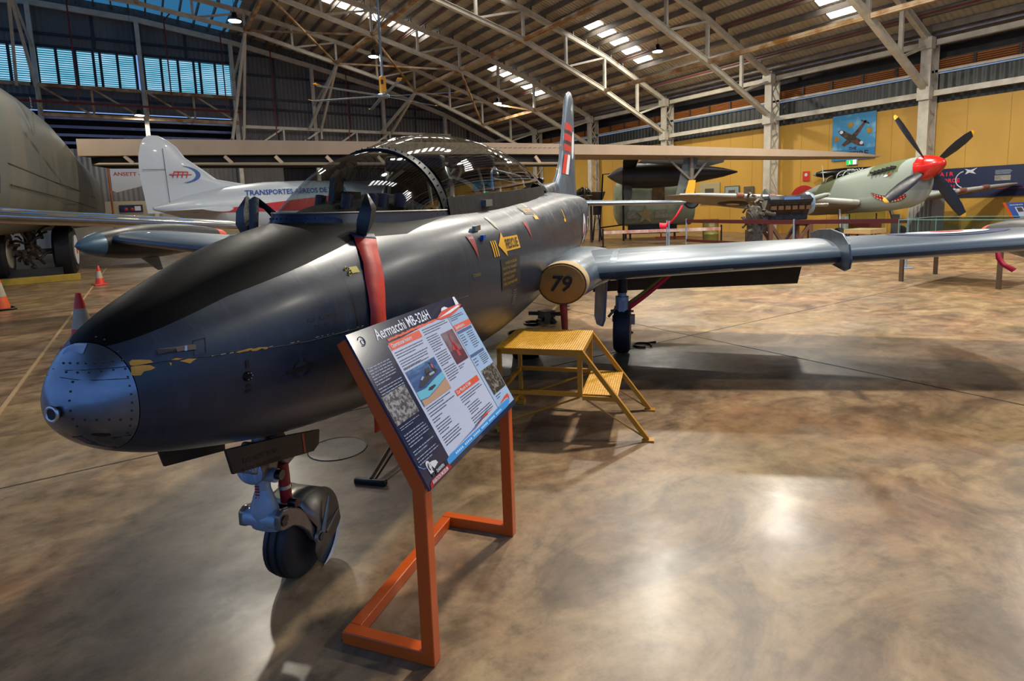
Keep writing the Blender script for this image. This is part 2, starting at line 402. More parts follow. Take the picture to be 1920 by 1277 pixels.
# purlins on cleats, and the roof sheets over them
xs = []; x = 24.5
while x > -13.4: xs.append(x); x -= .80
for i, x in enumerate(xs):
    z = zt(x); p = MB().bar((x, -9, z+.42), (x, ENDY, z+.42), .07, .22)
    for y in COLY2: p.box((x, y, z+.2), (.05, .12, .3))
    struct(p, 'roof_purlin', M['darksteel'])
rf = MB()
edge = [26.2] + TX
for a, b in zip(edge, edge[1:]):
    y1 = 34.4 if b < 5.5 else ENDY+.3
    rf.quad((a, -9, zt(a)+.56), (b, -9, zt(b)+.56), (b, y1, zt(b)+.56), (a, y1, zt(a)+.56))
struct(rf, 'ceiling', M['roof'], flip=False)
bl = MB()
for a, b in zip(TX[4:], TX[5:]): bl.quad((a, 34.4, zt(a)+.56), (b, 34.4, zt(b)+.56), (b, ENDY+.3, zt(b)+.56), (a, ENDY+.3, zt(a)+.56))
struct(bl, 'ceiling_translucent', M['roofblue'], flip=False)
# rows of translucent panels between the purlins
def skyl(xc, y, w=.52, l=1.0):
    a, b = xc+w/2, xc-w/2; off = .55
    return MB().quad((a, y-l/2, zt(a)+off), (b, y-l/2, zt(b)+off), (b, y+l/2, zt(b)+off), (a, y+l/2, zt(a)+off))
n = 40
for y, x0, x1 in ((30.2, 21.9, 17.8), (30.2, 14.0, 8.6), (21.2, 21.9, 17.8), (21.2, 13.9, 8.6), (11.9, 22.7, 17.8), (11.9, 13.9, 8.6), (3, 21.9, 17.8), (3, 13.9, 8.6)):
    for x in xs:
        xc = x-.40
        if x1 <= xc <= x0+.05: struct(skyl(xc, y), 'window_%d' % n, M['sky'], flip=False); n += 1
# ================================================================== the dark jet trainer (local frame: x aft, y to starboard, z up, origin on the floor under the nose wheel)
jet = thing('jet_aircraft', 'dark charcoal blue jet trainer with bubble canopy in the foreground', 'aircraft', (.4, 2.522, 0))
jet.rotation_euler = (radians(1.1), 0, radians(42.9))
J = lambda s, p, z: V((s, -p, z))
def pchip(x, X, Yv):
    n = len(X); h = [X[i+1]-X[i] for i in range(n-1)]; d = [(Yv[i+1]-Yv[i])/h[i] for i in range(n-1)]; m = [0]*n
    for i in range(1, n-1):
        if d[i-1]*d[i] > 0:
            w1 = 2*h[i]+h[i-1]; w2 = h[i]+2*h[i-1]; m[i] = (w1+w2)/(w1/d[i-1]+w2/d[i])
    m[0] = d[0]; m[-1] = d[-1]
    i = 0
    while i < n-2 and x > X[i+1]: i += 1
    t = (x-X[i])/h[i]
    return (2*t**3-3*t**2+1)*Yv[i]+(t**3-2*t**2+t)*h[i]*m[i]+(-2*t**3+3*t**2)*Yv[i+1]+(t**3-t**2)*h[i]*m[i+1]
KN = [-.9, -.86, -.75, -.5, -.1, .4, 1.0, 1.8, 2.8, 4, 5.5, 7, 8.5, 9.7]
ZT = [1.10, 1.184, 1.297, 1.409, 1.528, 1.601, 1.62, 1.64, 1.70, 1.75, 1.79, 1.79, 1.77, 1.72]
ZB = [1.10, 1.018, .93, .833, .731, .66, .63, .60, .63, .69, .80, .90, 1.13, 1.35]
WW = [.001, .10, .182, .277, .39, .474, .542, .61, .645, .63, .588, .50, .33, .2]
EXF = lambda s, up=True: 2.25+(1.0*min(max((s-.2)/.9, 0), 1) if up else 0)
def sec(s):
    s = min(max(s, -.9), 9.7)
    return pchip(s, KN, ZT), pchip(s, KN, ZB), max(pchip(s, KN, WW), .002)
def ringpt(s, ang, off=0):
    t, b, w = sec(s); zc = b+.48*(t-b); c, q = cos(ang), sin(ang); e = 2/EXF(s, q > 0)
    y = (w+off)*math.copysign(abs(c)**e, c); z = zc+((t-zc if q > 0 else zc-b)+off)*math.copysign(abs(q)**e, q)
    return J(s, y, z)
def surf(s, z, off=.003, side=1):
    t, b, w = sec(s); zc = b+.48*(t-b); h = (t-zc) if z > zc else (zc-b)
    k = min(abs(z-zc)/h, .999); EX = EXF(s, z > zc); y = w*(1-k**EX)**(1/EX)
    return J(s, side*(y+off), z+(off*.5 if z > zc else -off*.5)*k)
def topz(s, y):
    t, b, w = sec(s); EX = EXF(s); zc = b+.48*(t-b); return zc+(t-zc)*max(1-min(abs(y)/w, 1)**EX, 0)**(1/EX)

def fus_paint():
    t = NT('charcoal_blue_paint'); tc = t.n('ShaderNodeTexCoord'); sx = t.n('ShaderNodeSeparateXYZ'); t.l(tc.outputs['Object'], sx.inputs[0])
    n = t.noise(t.co((1, 1, 3)), 2.2, 6, .65); st = t.noise(t.co((5, 1, .6)), 5, 5, .7)
    c = t.mix(t.ramp(n, [(.3, 0.), (.75, 1.)]), '#131E2E', '#1E2A37')  # navy base also takes in the bluish fill light from the left
    c = t.mix(t.ramp(st, [(.55, 0.), (.78, .5)]), c, '#3A4753')
    # brighter streaks along the shoulder under the canopy
    zz = t.math('MULTIPLY', t.math('SUBTRACT', sx.outputs[2], 1.42), 5, True); xx = t.math('MULTIPLY', t.math('SUBTRACT', sx.outputs[0], 1.0), 3, True)
    sc = t.ramp(t.noise(t.co((14, 3, 1.2)), 3, 5, .75), [(.56, 0.), (.64, 1.)])
    c = t.mix(t.math('MULTIPLY', t.math('MULTIPLY', zz, xx), sc), c, '#8D9AA0')
    # matt black anti-dazzle panel on top of the nose
    thr = t.math('MINIMUM', t.math('ADD', t.math('MULTIPLY', sx.outputs[0], .215), 1.452), t.math('ADD', t.math('MULTIPLY', sx.outputs[0], .29), 1.487))
    nose = t.math('MULTIPLY', t.math('GREATER_THAN', sx.outputs[2], thr), t.math('LESS_THAN', sx.outputs[0], .33))
    pit = t.math('MULTIPLY', t.math('MULTIPLY', t.math('GREATER_THAN', sx.outputs[0], .2), t.math('LESS_THAN', sx.outputs[0], 4.3)), t.math('MULTIPLY', t.math('LESS_THAN', t.math('ABSOLUTE', sx.outputs[1]), t.math('MULTIPLY_ADD', sx.outputs[0], 0) if False else .37), t.math('GREATER_THAN', sx.outputs[2], 1.5)))
    nose = t.math('MAXIMUM', nose, pit)
    c = t.mix(nose, c, '#08090A')
    # panel seams
    seam = 0
    for s0 in (-.02, .98, 1.55, 2.35, 4.6): 
        q = t.math('LESS_THAN', t.math('ABSOLUTE', t.math('SUBTRACT', sx.outputs[0], s0)), .004); seam = t.math('MAXIMUM', q, seam)
    c = t.mix(seam, c, '#0A0B0D')
    t.set(col=c, rough=t.math('ADD', t.ramp(n, [(.3, .30), (.75, .46)]), t.math('MULTIPLY', nose, .12)), metal=.04, coat=t.math('MULTIPLY', t.math('SUBTRACT', 1, nose), .1), coatr=.2, spec=t.math('SUBTRACT', .42, t.math('MULTIPLY', nose, .37))); t.bump(t.noise(t.co((1, 1, 1)), 5, 4), .06, .02)
    return t.m
P = {}
P['body'] = fus_paint()
P['wing'] = mat('blue_grey_wing_paint', '#4A5C6C', .4, .25, sc=3, c2='#34424F', stretch=(2, .4, 2), coat=.15)
P['nose'] = mat('bare_steel_blue_lit', '#7C8794', .27, .9, sc=4, c2='#4E5762', stretch=(1, 1, 2))  # blue daylight reflected on the nose put into the steel tint
P['black'] = flat('matt_black', '#0B0C0E', .55); P['pit'] = mat('cockpit_black', '#08090A', .85, 0, .1, 5, spec=.12)
P['gloss'] = flat('gloss_black', '#0A0B0C', .22, .1)
P['sill'] = mat('scuffed_black_frame', '#0F1011', .5, 0, sc=8, c2='#1A1B1C', stretch=(3, 3, .6), spec=.18)
P['bluestrip'] = mat('blue_black_frame', '#15233A', .35, .2, .3, 5)
P['glass'] = thin_glass('canopy_glass', '#D9E0E2', .02)
P['tyre'] = mat('tyre_rubber', '#16171A', .6, 0, .3, 5)
P['gearblue'] = mat('blue_lit_gear_enamel', '#8FA3B4', .35, .3, .3, 14)  # blue daylight on the gear legs put into the base colour
P['gearsteel'] = mat('worn_gear_alloy', '#8C867C', .38, .7, .35, 10)
P['red'] = mat('red_webbing', '#C2301E', .55, 0, sc=10, c2='#8E1A14')
P['pink'] = flat('pink_red_tape', '#E0203C', .5)
P['canvas'] = mat('tan_canvas', '#A4772E', .75, 0, .25, 8, bump=.3, bsc=120)
P['canvas2'] = mat('light_canvas', '#B79A68', .75, 0, .2, 8)
P['white'] = flat('white_paint', '#C9CDD0', .4)
P['yel'] = flat('stencil_yellow', '#D9A01C', .45)
P['decalred'] = flat('stencil_red', '#8E2620', .5)
P['ink'] = flat('stencil_black', '#07080A', .5)
P['chip'] = mat('primer_chip', '#B87F1C', .6, 0, sc=18, c2='#7C6A1C')
P['bluepaint'] = flat('roundel_blue', '#20315C', .4)
P['roundred'] = flat('roundel_red', '#B02A22', .4)
P['chrome'] = flat('bright_metal', '#B9BDC2', .2, .95)

# fuselage and nose cap
SB = -.79
def rings(ss, n=56): return [[ringpt(s, 2*pi*k/n) for k in range(n)] for s in ss]
fus = MB().loft(rings([SB+.002] + [-.77+.03*i for i in range(22)] + [-.1+.14*i for i in range(30)] + [4.2+.3*i for i in range(19)]), False, True).build('fuselage', P['body'], jet, angle=60)
cap = MB().loft(rings([-.8995, -.897, -.892, -.884, -.874, -.86, -.845, -.83, -.81, SB])).build('nose_cap', P['nose'], jet, angle=60)
def nz(p, off=.0015): q = J(*p); return q+(q-J(p[0]+.16, 0, 1.1)).normalized()*off
def npoly(mb, pts, off=.002, n=3):
    c = tuple(sum(p[i] for p in pts)/len(pts) for i in range(3))
    for p, q in zip(pts, pts[1:]+pts[:1]):
        for i in range(n):
            f = lambda t, k: tuple(c[j]+((p[j]+(q[j]-p[j])*t)-c[j])*k for j in range(3))
            a_, b_ = i/n, (i+1)/n
            if i == 0: mb.poly([snap(f(0, 0), off), snap(f(0, b_), off), snap(f(1, b_), off)])
            else: mb.quad(snap(f(0, a_), off), snap(f(0, b_), off), snap(f(1, b_), off), snap(f(1, a_), off))
    return mb
def snap(p, off):
    s, y, z = p; t, b, w = sec(s); zc = b+.48*(t-b); h = (t-zc) if z > zc else (zc-b); e = EXF(s, z > zc)
    k = max((abs(y)/w)**e+(abs(z-zc)/h)**e, 1e-6)**(-1/e); y *= k; z = zc+(z-zc)*k
    return nz((s, y, z), off)
rv = MB()
for row in ([(-0.833, -0.036, 1.216), (-0.834, -0.012, 1.218), (-0.833, 0.014, 1.22), (-0.83, 0.039, 1.219), (-0.824, 0.062, 1.22), (-0.815, 0.083, 1.221), (-0.803, 0.102, 1.222), (-0.79, 0.118, 1.221)], [(-0.85, -0.008, 1.197), (-0.848, 0.029, 1.198), (-0.841, 0.06, 1.198), (-0.828, 0.087, 1.2), (-0.813, 0.11, 1.2), (-0.795, 0.131, 1.199)], [(-0.863, 0.028, 1.177), (-0.874, 0.031, 1.153), (-0.882, 0.033, 1.13), (-0.886, 0.037, 1.105), (-0.884, 0.041, 1.082), (-0.877, 0.042, 1.06)], [(-0.874, 0.069, 1.078), (-0.862, 0.094, 1.075), (-0.844, 0.115, 1.071), (-0.825, 0.131, 1.065), (-0.805, 0.145, 1.06)], [(-0.775, 0.016, 1.277), (-0.777, 0.047, 1.272), (-0.786, 0.099, 1.242), (-0.798, 0.141, 1.178), (-0.801, 0.147, 1.154), (-0.802, 0.15, 1.131), (-0.803, 0.151, 1.107), (-0.805, 0.15, 1.085), (-0.805, 0.139, 1.041), (-0.804, 0.127, 1.018)]):
    for p in row: rv.sphere(snap(p, .0003), .0031, 8, 5, (1, 1, 1))
absorb(cap, rv, P['ink'])
sm = MB()
for row in ([(-0.836, -0.074, 1.199), (-0.847, -0.008, 1.202), (-0.841, 0.046, 1.204), (-0.825, 0.087, 1.205), (-0.807, 0.115, 1.205), (-0.787, 0.136, 1.204)], [(-0.839, -0.092, 1.181), (-0.859, -0.015, 1.185), (-0.859, 0.033, 1.181), (-0.845, 0.083, 1.179), (-0.823, 0.117, 1.177), (-0.797, 0.144, 1.173)]): sm.tube([snap(p, .0004) for p in row], .0011, 5)
absorb(cap, sm, P['ink'])
cs0 = (-0.845, 0.083, 1.025)
ho = MB(); o = J(-.899, 0, 1.1)
ho.torus(o+V((-.006, 0, 0)), (1, 0, 0), .019, .0045, 24, 8); ho.build('port_ring', P['chrome'], cap)
MB().cyl(o+V((-.008, 0, 0)), o+V((.01, 0, 0)), .0165, n=20).build('port_hole', P['black'], cap)
npoly(MB(), [(-0.81, -0.067, 1.234), (-0.798, -0.063, 1.248), (-0.791, -0.042, 1.26), (-0.792, 0.005, 1.264), (-0.814, 0.014, 1.241)], .0012).build('paper_label', mat('worn_paper', '#8FA0B5', .6, 0, .2, 20), cap, flip=False)
npoly(MB(), [(cs0[0]+.014*cos(2*pi*k/14), cs0[1]+.012*cos(2*pi*k/14), cs0[2]+.009*sin(2*pi*k/14)) for k in range(14)], .0012).build('drain_slot', P['black'], cap, flip=False)
bl_ = MB(); tp_ = [(-0.861, -0.001, 1.019), (-0.862, 0.033, 1.024), (-0.838, 0.042, 0.999), (-0.823, 0.099, 1.009), (-0.795, 0.128, 1.01)]; bl_.strip([snap(p, .0010) for p in tp_], [snap((p[0]+.004, p[1]*.55, p[2]-.06), .0010) for p in tp_]); absorb(cap, bl_, flat('nose_under_paint', '#16233A', .35))

# markings that lie on the skin
def dec(name, m, parent=fus): return (MB(), name, m, parent)
def rect(mb, s0, s1, z0, z1, n=6, off=.003, sh=0):
    for i in range(n):
        for j in range(3):
            a, b = s0+(s1-s0)*i/n, s0+(s1-s0)*(i+1)/n; c, d = z0+(z1-z0)*j/3, z0+(z1-z0)*(j+1)/3
            mb.quad(surf(a+sh*(c-z0), c, off), surf(b+sh*(c-z0), c, off), surf(b+sh*(d-z0), d, off), surf(a+sh*(d-z0), d, off))
    return mb
def pol(mb, pts, off=.003):
    cx_, cz_ = sum(p[0] for p in pts)/len(pts), sum(p[1] for p in pts)/len(pts)
    def tri(a, b, c, d):
        if d == 0: mb.poly([surf(*a, off), surf(*b, off), surf(*c, off)]); return
        m = [((p[0]+q[0])/2, (p[1]+q[1])/2) for p, q in ((a, b), (b, c), (c, a))]
        tri(a, m[0], m[2], d-1); tri(m[0], b, m[1], d-1); tri(m[2], m[1], c, d-1); tri(*m, d-1)
    for p, q in zip(pts, pts[1:]+pts[:1]): tri((cx_, cz_), p, q, 2)
    return mb
def stx(mb, body, s, z, size, off=.0045, align='LEFT', **k): return mb.text(body, size, lambda x, y: surf(s+x, z+y, off), align, **k)
a = MB()
for i in range(8): a.quad(*[surf(s, z, .003) for s, z in ((1.61+.31*i/8, 1.33), (1.61+.31*(i+1)/8, 1.33), (1.61+.31*(i+1)/8, 1.42), (1.61+.31*i/8, 1.42))])
pol(a, [(1.48, 1.375), (1.612, 1.295), (1.612, 1.455)])
a.build('rescue_arrow', P['yel'], fus, flip=False)
stx(MB(), 'RESCUE', 1.615, 1.372, .085, .006, bold=.02, cond=.9).build('rescue_lettering', P['ink'], fus, flip=False)
h = MB()
for i in range(3): rect(h, 1.375+i*.036, 1.394+i*.036, 1.31, 1.41, 1, .003, -.12)
h.build('hazard_stripes', P['yel'], fus, flip=False)
rect(MB(), 1.47, 1.87, 1.085, 1.285).build('warning_panel', flat('panel_brown_black', '#17130F', .5), fus, flip=False)
w = MB()
for i, tx in enumerate(('DANGER ! ON GROUND', 'DO NOT PULL THE HANDLE', 'CANOPY JETTISON INSIDE', 'PULL TO FULL EXTENT', 'STAND CLEAR WHEN FIRING')): stx(w, tx, 1.495+(.05 if not i else 0), 1.255-.034*i, .026, cond=.85)
w.build('warning_lettering', mat('faded_yellow', '#A8862A', .5), fus, flip=False)
for s0, z0, q in ((1.06, 1.46, 1), (2.19, 1.50, 1)):
    t_ = MB(); pol(t_, [(s0, z0), (s0+.075*q+.02, z0+.005), (s0+.07, z0-.135)]); t_.build('red_triangle', P['decalred'], fus, flip=False)
stx(MB(), 'DANGER', 1.075, 1.445, .018, cond=.9).build('triangle_lettering', P['white'], fus, flip=False)
stx(MB(), 'TOWING', 1.02, 1.235, .03, cond=.9).build('stencil_text', mat('faded_stencil', '#8F7A2A', .5), fus, flip=False)
d = MB(); stx(d, 'ADF  RECEIVER', -.255, 1.232, .022, cond=1); stx(d, 'TACAN  SET', -.23, 1.203, .022); d.build('stencil_text', P['ink'], fus, flip=False)
c = MB()
for k in range(24):
    if k in (5, 6, 17, 18, 11, 12): continue
    b0, b1 = 2*pi*k/24, 2*pi*(k+1)/24
    c.quad(*[surf(-.3+r*cos(b), 1.07+r*sin(b), .003) for r, b in ((.028, b0), (.036, b0), (.036, b1), (.028, b1))])
rect(c, -.36, -.25, 1.063, 1.077, 3, .003); c.build('ground_mark', P['ink'], fus, flip=False)
f = MB().lathe([(-.004, .017), (.004, .016)], surf(-.498, 1.098, 0), (0, -1, 0), 18)
rect(f, -.503, -.493, 1.125, 1.15, 1); rect(f, -.508, -.49, 1.045, 1.053, 1); rect(f, -.507, -.491, 1.062, 1.07, 1); fl = f.build('static_port', P['gloss'], fus)
b = MB()
for k in range(7): b.sphere(surf(-.498+.011*cos(k*.9), 1.098+.011*sin(k*.9), .005), .0018, 6, 4)
absorb(fl, b, P['chrome'])
sl_ = npoly(MB(), [(-0.72, 0.163, 1.236), (-0.63, 0.211, 1.232), (-0.632, 0.217, 1.214), (-0.723, 0.17, 1.222)], .0025).build('pressure_slot', P['black'], fus, flip=False)
npoly(MB(), [(-0.657, 0.199, 1.232), (-0.651, 0.202, 1.232), (-0.656, 0.206, 1.218), (-0.663, 0.203, 1.219)], .004).build('slot_plate', P['gearblue'], sl_, flip=False)
v3 = MB(); npoly(v3, [(-0.68, 0.188, 1.232), (-0.659, 0.199, 1.231), (-0.663, 0.202, 1.22), (-0.68, 0.194, 1.22)], .004); npoly(v3, [(-0.65, 0.203, 1.232), (-0.629, 0.212, 1.23), (-0.634, 0.216, 1.217), (-0.655, 0.206, 1.219)], .004); absorb(sl_, v3, mat('slot_rust', '#5E4C40', .7))
bx_ = MB(); bp_ = [(-0.632, 0.205, 1.242), (-0.599, 0.218, 1.244), (-0.611, 0.229, 1.202), (-0.643, 0.216, 1.201)]; bx_.tube([snap(p, .0006) for p in bp_+bp_[:1]], .0012, 5); absorb(fus, bx_, P['ink'])
ch = MB(); R1 = random.Random(5)
for row in ([(-0.782, 0.132, 1.214), (-0.776, 0.134, 1.218), (-0.76, 0.149, 1.216), (-0.743, 0.163, 1.211), (-0.74, 0.169, 1.204), (-0.758, 0.157, 1.203), (-0.777, 0.144, 1.203), (-0.784, 0.137, 1.205)], [(-0.784, 0.139, 1.202), (-0.763, 0.154, 1.201), (-0.748, 0.166, 1.198), (-0.74, 0.174, 1.189), (-0.75, 0.17, 1.185), (-0.765, 0.162, 1.185), (-0.774, 0.159, 1.176), (-0.787, 0.149, 1.178), (-0.791, 0.145, 1.182)], [(-0.701, 0.191, 1.202), (-0.688, 0.196, 1.204), (-0.673, 0.205, 1.198), (-0.688, 0.198, 1.198)], [(-0.683, 0.202, 1.194), (-0.662, 0.211, 1.196), (-0.639, 0.221, 1.191), (-0.649, 0.218, 1.187), (-0.66, 0.215, 1.181), (-0.67, 0.209, 1.187)], [(-0.708, 0.189, 1.196), (-0.702, 0.194, 1.193), (-0.706, 0.194, 1.185)]): npoly(ch, row, .0022)
for s0, z0, ls, lz in ((-.50, 1.182, .03, .004), (-.46, 1.178, .025, .005), (-.43, 1.174, .012, .004)): pol(ch, [(s0+ls*cos(q*.571)*(.6+.5*R1.random()), z0+lz*sin(q*.571)*(.5+.6*R1.random())) for q in range(11)], .0025)
absorb(fus, ch, P['chip'])
se = MB(); se.tube([snap(p, .0004) for p in [(-0.785, 0.138, 1.203), (-0.749, 0.164, 1.202), (-0.706, 0.189, 1.201), (-0.641, 0.22, 1.194), (-0.577, 0.245, 1.186)]+[(-.5446, .2551, 1.1885), (-.4065, .3039, 1.1699), (-.2617, .3482, 1.1591), (-.1114, .3862, 1.1581), (.2, .45, 1.15), (.6, .5, 1.14), (.95, .53, 1.135)]], .0014, 5); absorb(fus, se, P['ink'])
fk = MB()
for i in range(26):
    s0 = -.6+i*.026
    if R1.random() < .6: rect(fk, s0, s0+.012*R1.random()+.004, 1.188-.075*(s0+.6)+.05*max(s0+.35, 0), 1.190-.075*(s0+.6)+.05*max(s0+.35, 0), 1, .0028)
absorb(fus, fk, mat('bare_flecks', '#A29A86', .5))
st = MB(); pol(st, [(1.55, 1.55), (1.60, 1.56), (1.63, 1.52), (1.61, 1.47), (1.57, 1.49)], .003); absorb(fus, st, mat('scuff_silver', '#8F8E80', .5, .2, .4, 30))
hd = MB().bar(surf(1.20, 1.49, .012), surf(1.29, 1.495, .012), .02, .03); hd.build('step_latch', P['chrome'], fus)
MB().bar(surf(1.24, 1.435, .012), surf(1.28, 1.437, .012), .02, .03).build('blue_cap', flat('blue_plastic', '#1F4FA0', .35), fus)
gr = MB()
for k in range(7): rect(gr, 1.70, 1.77, .955+k*.016, .962+k*.016, 1, .003, .4)
gr.build('vent_grille', P['gearsteel'], fus, flip=False)
for s0, z0 in ((2.62, 1.64), (3.9, 1.58)):
    yl = MB(); rect(yl, s0, s0+.03, z0-.12, z0, 3, .003, .3); rect(yl, s0-.05, s0+.06, z0-.13, z0-.1, 2, .0035)
    yl.build('yellow_pointer', P['yel'], fus, flip=False)
rect(MB(), 2.42, 2.72, 1.555, 1.61, 4).build('instruction_plate', P['ink'], fus, flip=False)
stx(MB(), 'ELECT 28 VDC', 2.45, 1.582, .038, .006, cond=.8).build('plate_lettering', P['yel'], fus, flip=False)
def disc(name, m, s0, z0, r, off):
    mb = MB(); n = 28; mb.add([surf(s0, z0, off)] + [surf(s0+r*cos(2*pi*k/n), z0+r*sin(2*pi*k/n), off) for k in range(n)], [(0, 1+k, 1+(k+1) % n) for k in range(n)]); return mb.build(name, m, fus, flip=False)
disc('roundel_blue', P['bluepaint'], 5.85, 1.30, .30, .003); disc('roundel_white', P['white'], 5.85, 1.30, .2, .005); disc('roundel_red', P['roundred'], 5.88, 1.28, .09, .007)
stx(MB(), 'A7', 6.5, 1.33, .3, .004).build('serial_number', P['white'], fus, flip=False)
nc = MB()
for cx_, cz_ in ((.018, 1.388), (.03, 1.376), (.022, 1.366)): nc.torus(surf(cx_, cz_, .002), (0, 1, 0), .008, .0022, 12, 5)
rect(nc, .036, .08, 1.368, 1.392, 2, .003); nc.build('yellow_emblem', mat('emblem_yellow', '#B9A32C', .5), fus, flip=False)

# canopy ----------------------------------------------------------------------------------------
def arch(sb, b, zs, ht, lean, n=26, e=.92, w0=0.0, w1=pi): return [J(sb+lean*sin(w0+(w1-w0)*k/n), b*math.copysign(abs(cos(w0+(w1-w0)*k/n))**e, cos(w0+(w1-w0)*k/n)), zs+ht*sin(w0+(w1-w0)*k/n)**.9) for k in range(n+1)]
ARCH = dict(sb=1.15, b=.345, zs=1.60, ht=.352, lean=-.18)
wsb = [J(1.15-.99*sin(pi*k/26), .345*cos(pi*k/26), 1.60) for k in range(27)]
A0 = arch(**ARCH); ws = MB(); rg = []
for u in range(9):
    t_ = u/8; rg.append([A0[k]*t_ + wsb[k]*(1-t_) + V((-.02, 0, .055))*sin(pi*t_)*sin(pi*k/26) for k in range(27)])
ws.loft(rg, closed=False); ws.build('windscreen', P['glass'], jet, angle=80, flip=False)
CS = [(1.18, .35, 1.665, .295, -.18), (1.45, .365, 1.685, .375, -.12), (1.8, .378, 1.70, .43, -.05), (2.3, .40, 1.725, .43, 0), (2.9, .41, 1.755, .39, .0), (3.5, .38, 1.785, .315, -.02), (4.0, .335, 1.81, .215, -.04), (4.3, .295, 1.82, .14, -.05)]
MB().loft([arch(*q) for q in CS], closed=False).build('canopy_bubble', P['glass'], jet, angle=80, flip=False)
# forward arch frame with rivets
fa = MB()
for u, (o1, o2) in enumerate(((-.045, .0), )):
    a1 = arch(1.11, .352, 1.575, .38, -.18); a2 = arch(1.195, .358, 1.575, .392, -.18); b1 = arch(1.115, .33, 1.575, .357, -.18); b2 = arch(1.19, .33, 1.575, .365, -.18)
    fa.loft([a1, a2, b2, b1, a1], closed=False)
fr_ = fa.build('canopy_arch', P['sill'], jet)
r3 = MB(); aa = arch(1.155, .358, 1.575, .391, -.18, 30)
for p in aa[1:-1]: r3.sphere(p, .005, 6, 4)
absorb(fr_, r3, P['ink'])
# frame strips between glass and skin
def wall_strip(pts, drop=.03, thick=.02):
    mb = MB(); a, b, c, d = [], [], [], []
    for s, y, z in pts:
        zb_ = topz(s, abs(y)+.005)-drop; a.append(J(s, y, z)); b.append(J(s, y+math.copysign(.02, y) if abs(y) > .02 else y, max(min(zb_, z-.02), z-.13))); c.append(J(s, y-math.copysign(thick, y), z)); 
    mb.strip(a, b); mb.strip(a, c); return mb
fwd = []
for k in range(41):
    an = pi*k/40; fwd.append((1.16-1.015*sin(an), .353*cos(an), 1.605))
mb = MB(); top = [J(*q) for q in fwd]; low = []
for s, y, z in fwd:
    yy = y*1.03; ss = s-.03*math.sin(math.acos(max(-1, min(1, y/.353)))); low.append(J(ss, yy, topz(ss, yy)-.015))
mb.strip(top, low); ba = mb.build('windscreen_base', P['bluestrip'], jet, flip=False)
r4 = MB()
for k in range(0, 41):
    if 3 < k < 16: continue
    for q in (.35, .75): r4.sphere(top[k]*(1-q)+low[k]*q, .0045, 6, 4)
absorb(ba, r4, P['ink'])
MB().tube([p+V((0, 0, .003)) for p in top], .005, 6).build('windscreen_seal', P['gearsteel'], ba)
for sd in (1, -1):
    pts = []
    for i in range(25):
        s = 1.16+3.25*i/24
        for (s0, b0, z0, _, _), (s1, b1, z1, _, _) in zip(CS, CS[1:]):
            if s0 <= s <= s1 or (s < CS[0][0] and s0 == CS[0][0]) or (s > 4.3 and s1 == 4.3):
                t_ = (s-s0)/(s1-s0); pts.append((s, sd*(b0+(b1-b0)*t_+.006), z0+(z1-z0)*t_+.012)); break
    cf = wall_strip(pts).build('canopy_frame', P['sill'], jet, flip=False)
    if sd == 1:
        MB().bar(J(1.72, .405, 1.645), J(1.86, .41, 1.65), .03, .045).build('canopy_handle', P['chrome'], cf)
# tail fairing of the canopy, running into the fin spine
fr = []
for s, hw, z, zb0 in ((4.25, .285, 1.93, 1.7), (4.7, .25, 1.90, 1.7), (5.2, .2, 1.90, 1.7), (5.8, .12, 1.905, 1.7), (6.6, .085, 1.96, 1.7), (7.4, .06, 2.05, 1.7)):
    fr.append([J(s-.18*(z-1.9 > .05)*0, hw*cos(pi*k/18), zb0+(z-zb0)*sin(pi*k/18)**.8) for k in range(19)])
MB().loft(fr, True, True, closed=False).build('dorsal_spine', P['body'], jet, angle=60)
sp = MB()
a1 = arch(4.2, .30, 1.80, .19, -.1); a2 = arch(4.62, .28, 1.79, .145, -.08); sp.loft([a1, a2, arch(5.1, .21, 1.77, .135, -.05)], closed=False); sp.build('canopy_tail_frame', P['sill'], jet, angle=70, flip=False)
MB().lathe([(0, .05), (.02, .055), (.12, .05), (.16, .01)], J(5.6, 0, 1.94), (1, 0, .1), 14).build('beacon', P['gloss'], jet)

# cockpit
dk = MB(); dk.loft([[J(s, y*b, max(topz(s, y*b)+.012, z-.06)) for y in (-.96, -.6, 0, .6, .96)] for s, b, z, _, _ in CS], closed=False); dk.build('cockpit_deck', P['pit'], jet)
co = MB(); co.loft([[J(s, w*cos(pi*k/14), 1.585+h*sin(pi*k/14)) for k in range(15)] for s, w, h in ((.32, .12, .02), (.46, .19, .06), (.66, .24, .09), (.95, .30, .125), (1.05, .30, .09))], closed=False); co.build('instrument_coaming', P['pit'], jet, angle=60)
sg = MB(); sg.prism([(0, 0), (.09, 0), (.11, .13), (.09, .16), (.03, .12)], J(.50, .01, 1.66), (1, 0, 0), (0, 0, 1), (0, .03, 0)); sg.bar(J(.60, 0, 1.77), J(.72, 0, 1.86), .05, .02).box(J(.64, 0, 1.68), (.12, .1, .06)); sg.build('gunsight', P['gloss'], jet)
for s, y, r in ((.46, .1, .028), (.52, .20, .03), (.66, .18, .036), (.74, .25, .04), (.58, -.12, .028)): MB().cyl(J(s, y, 1.62), J(s+.02, y, 1.69), r, n=14).build('instrument', flat('dark_blue_metal', '#141A28', .4, .2), jet)
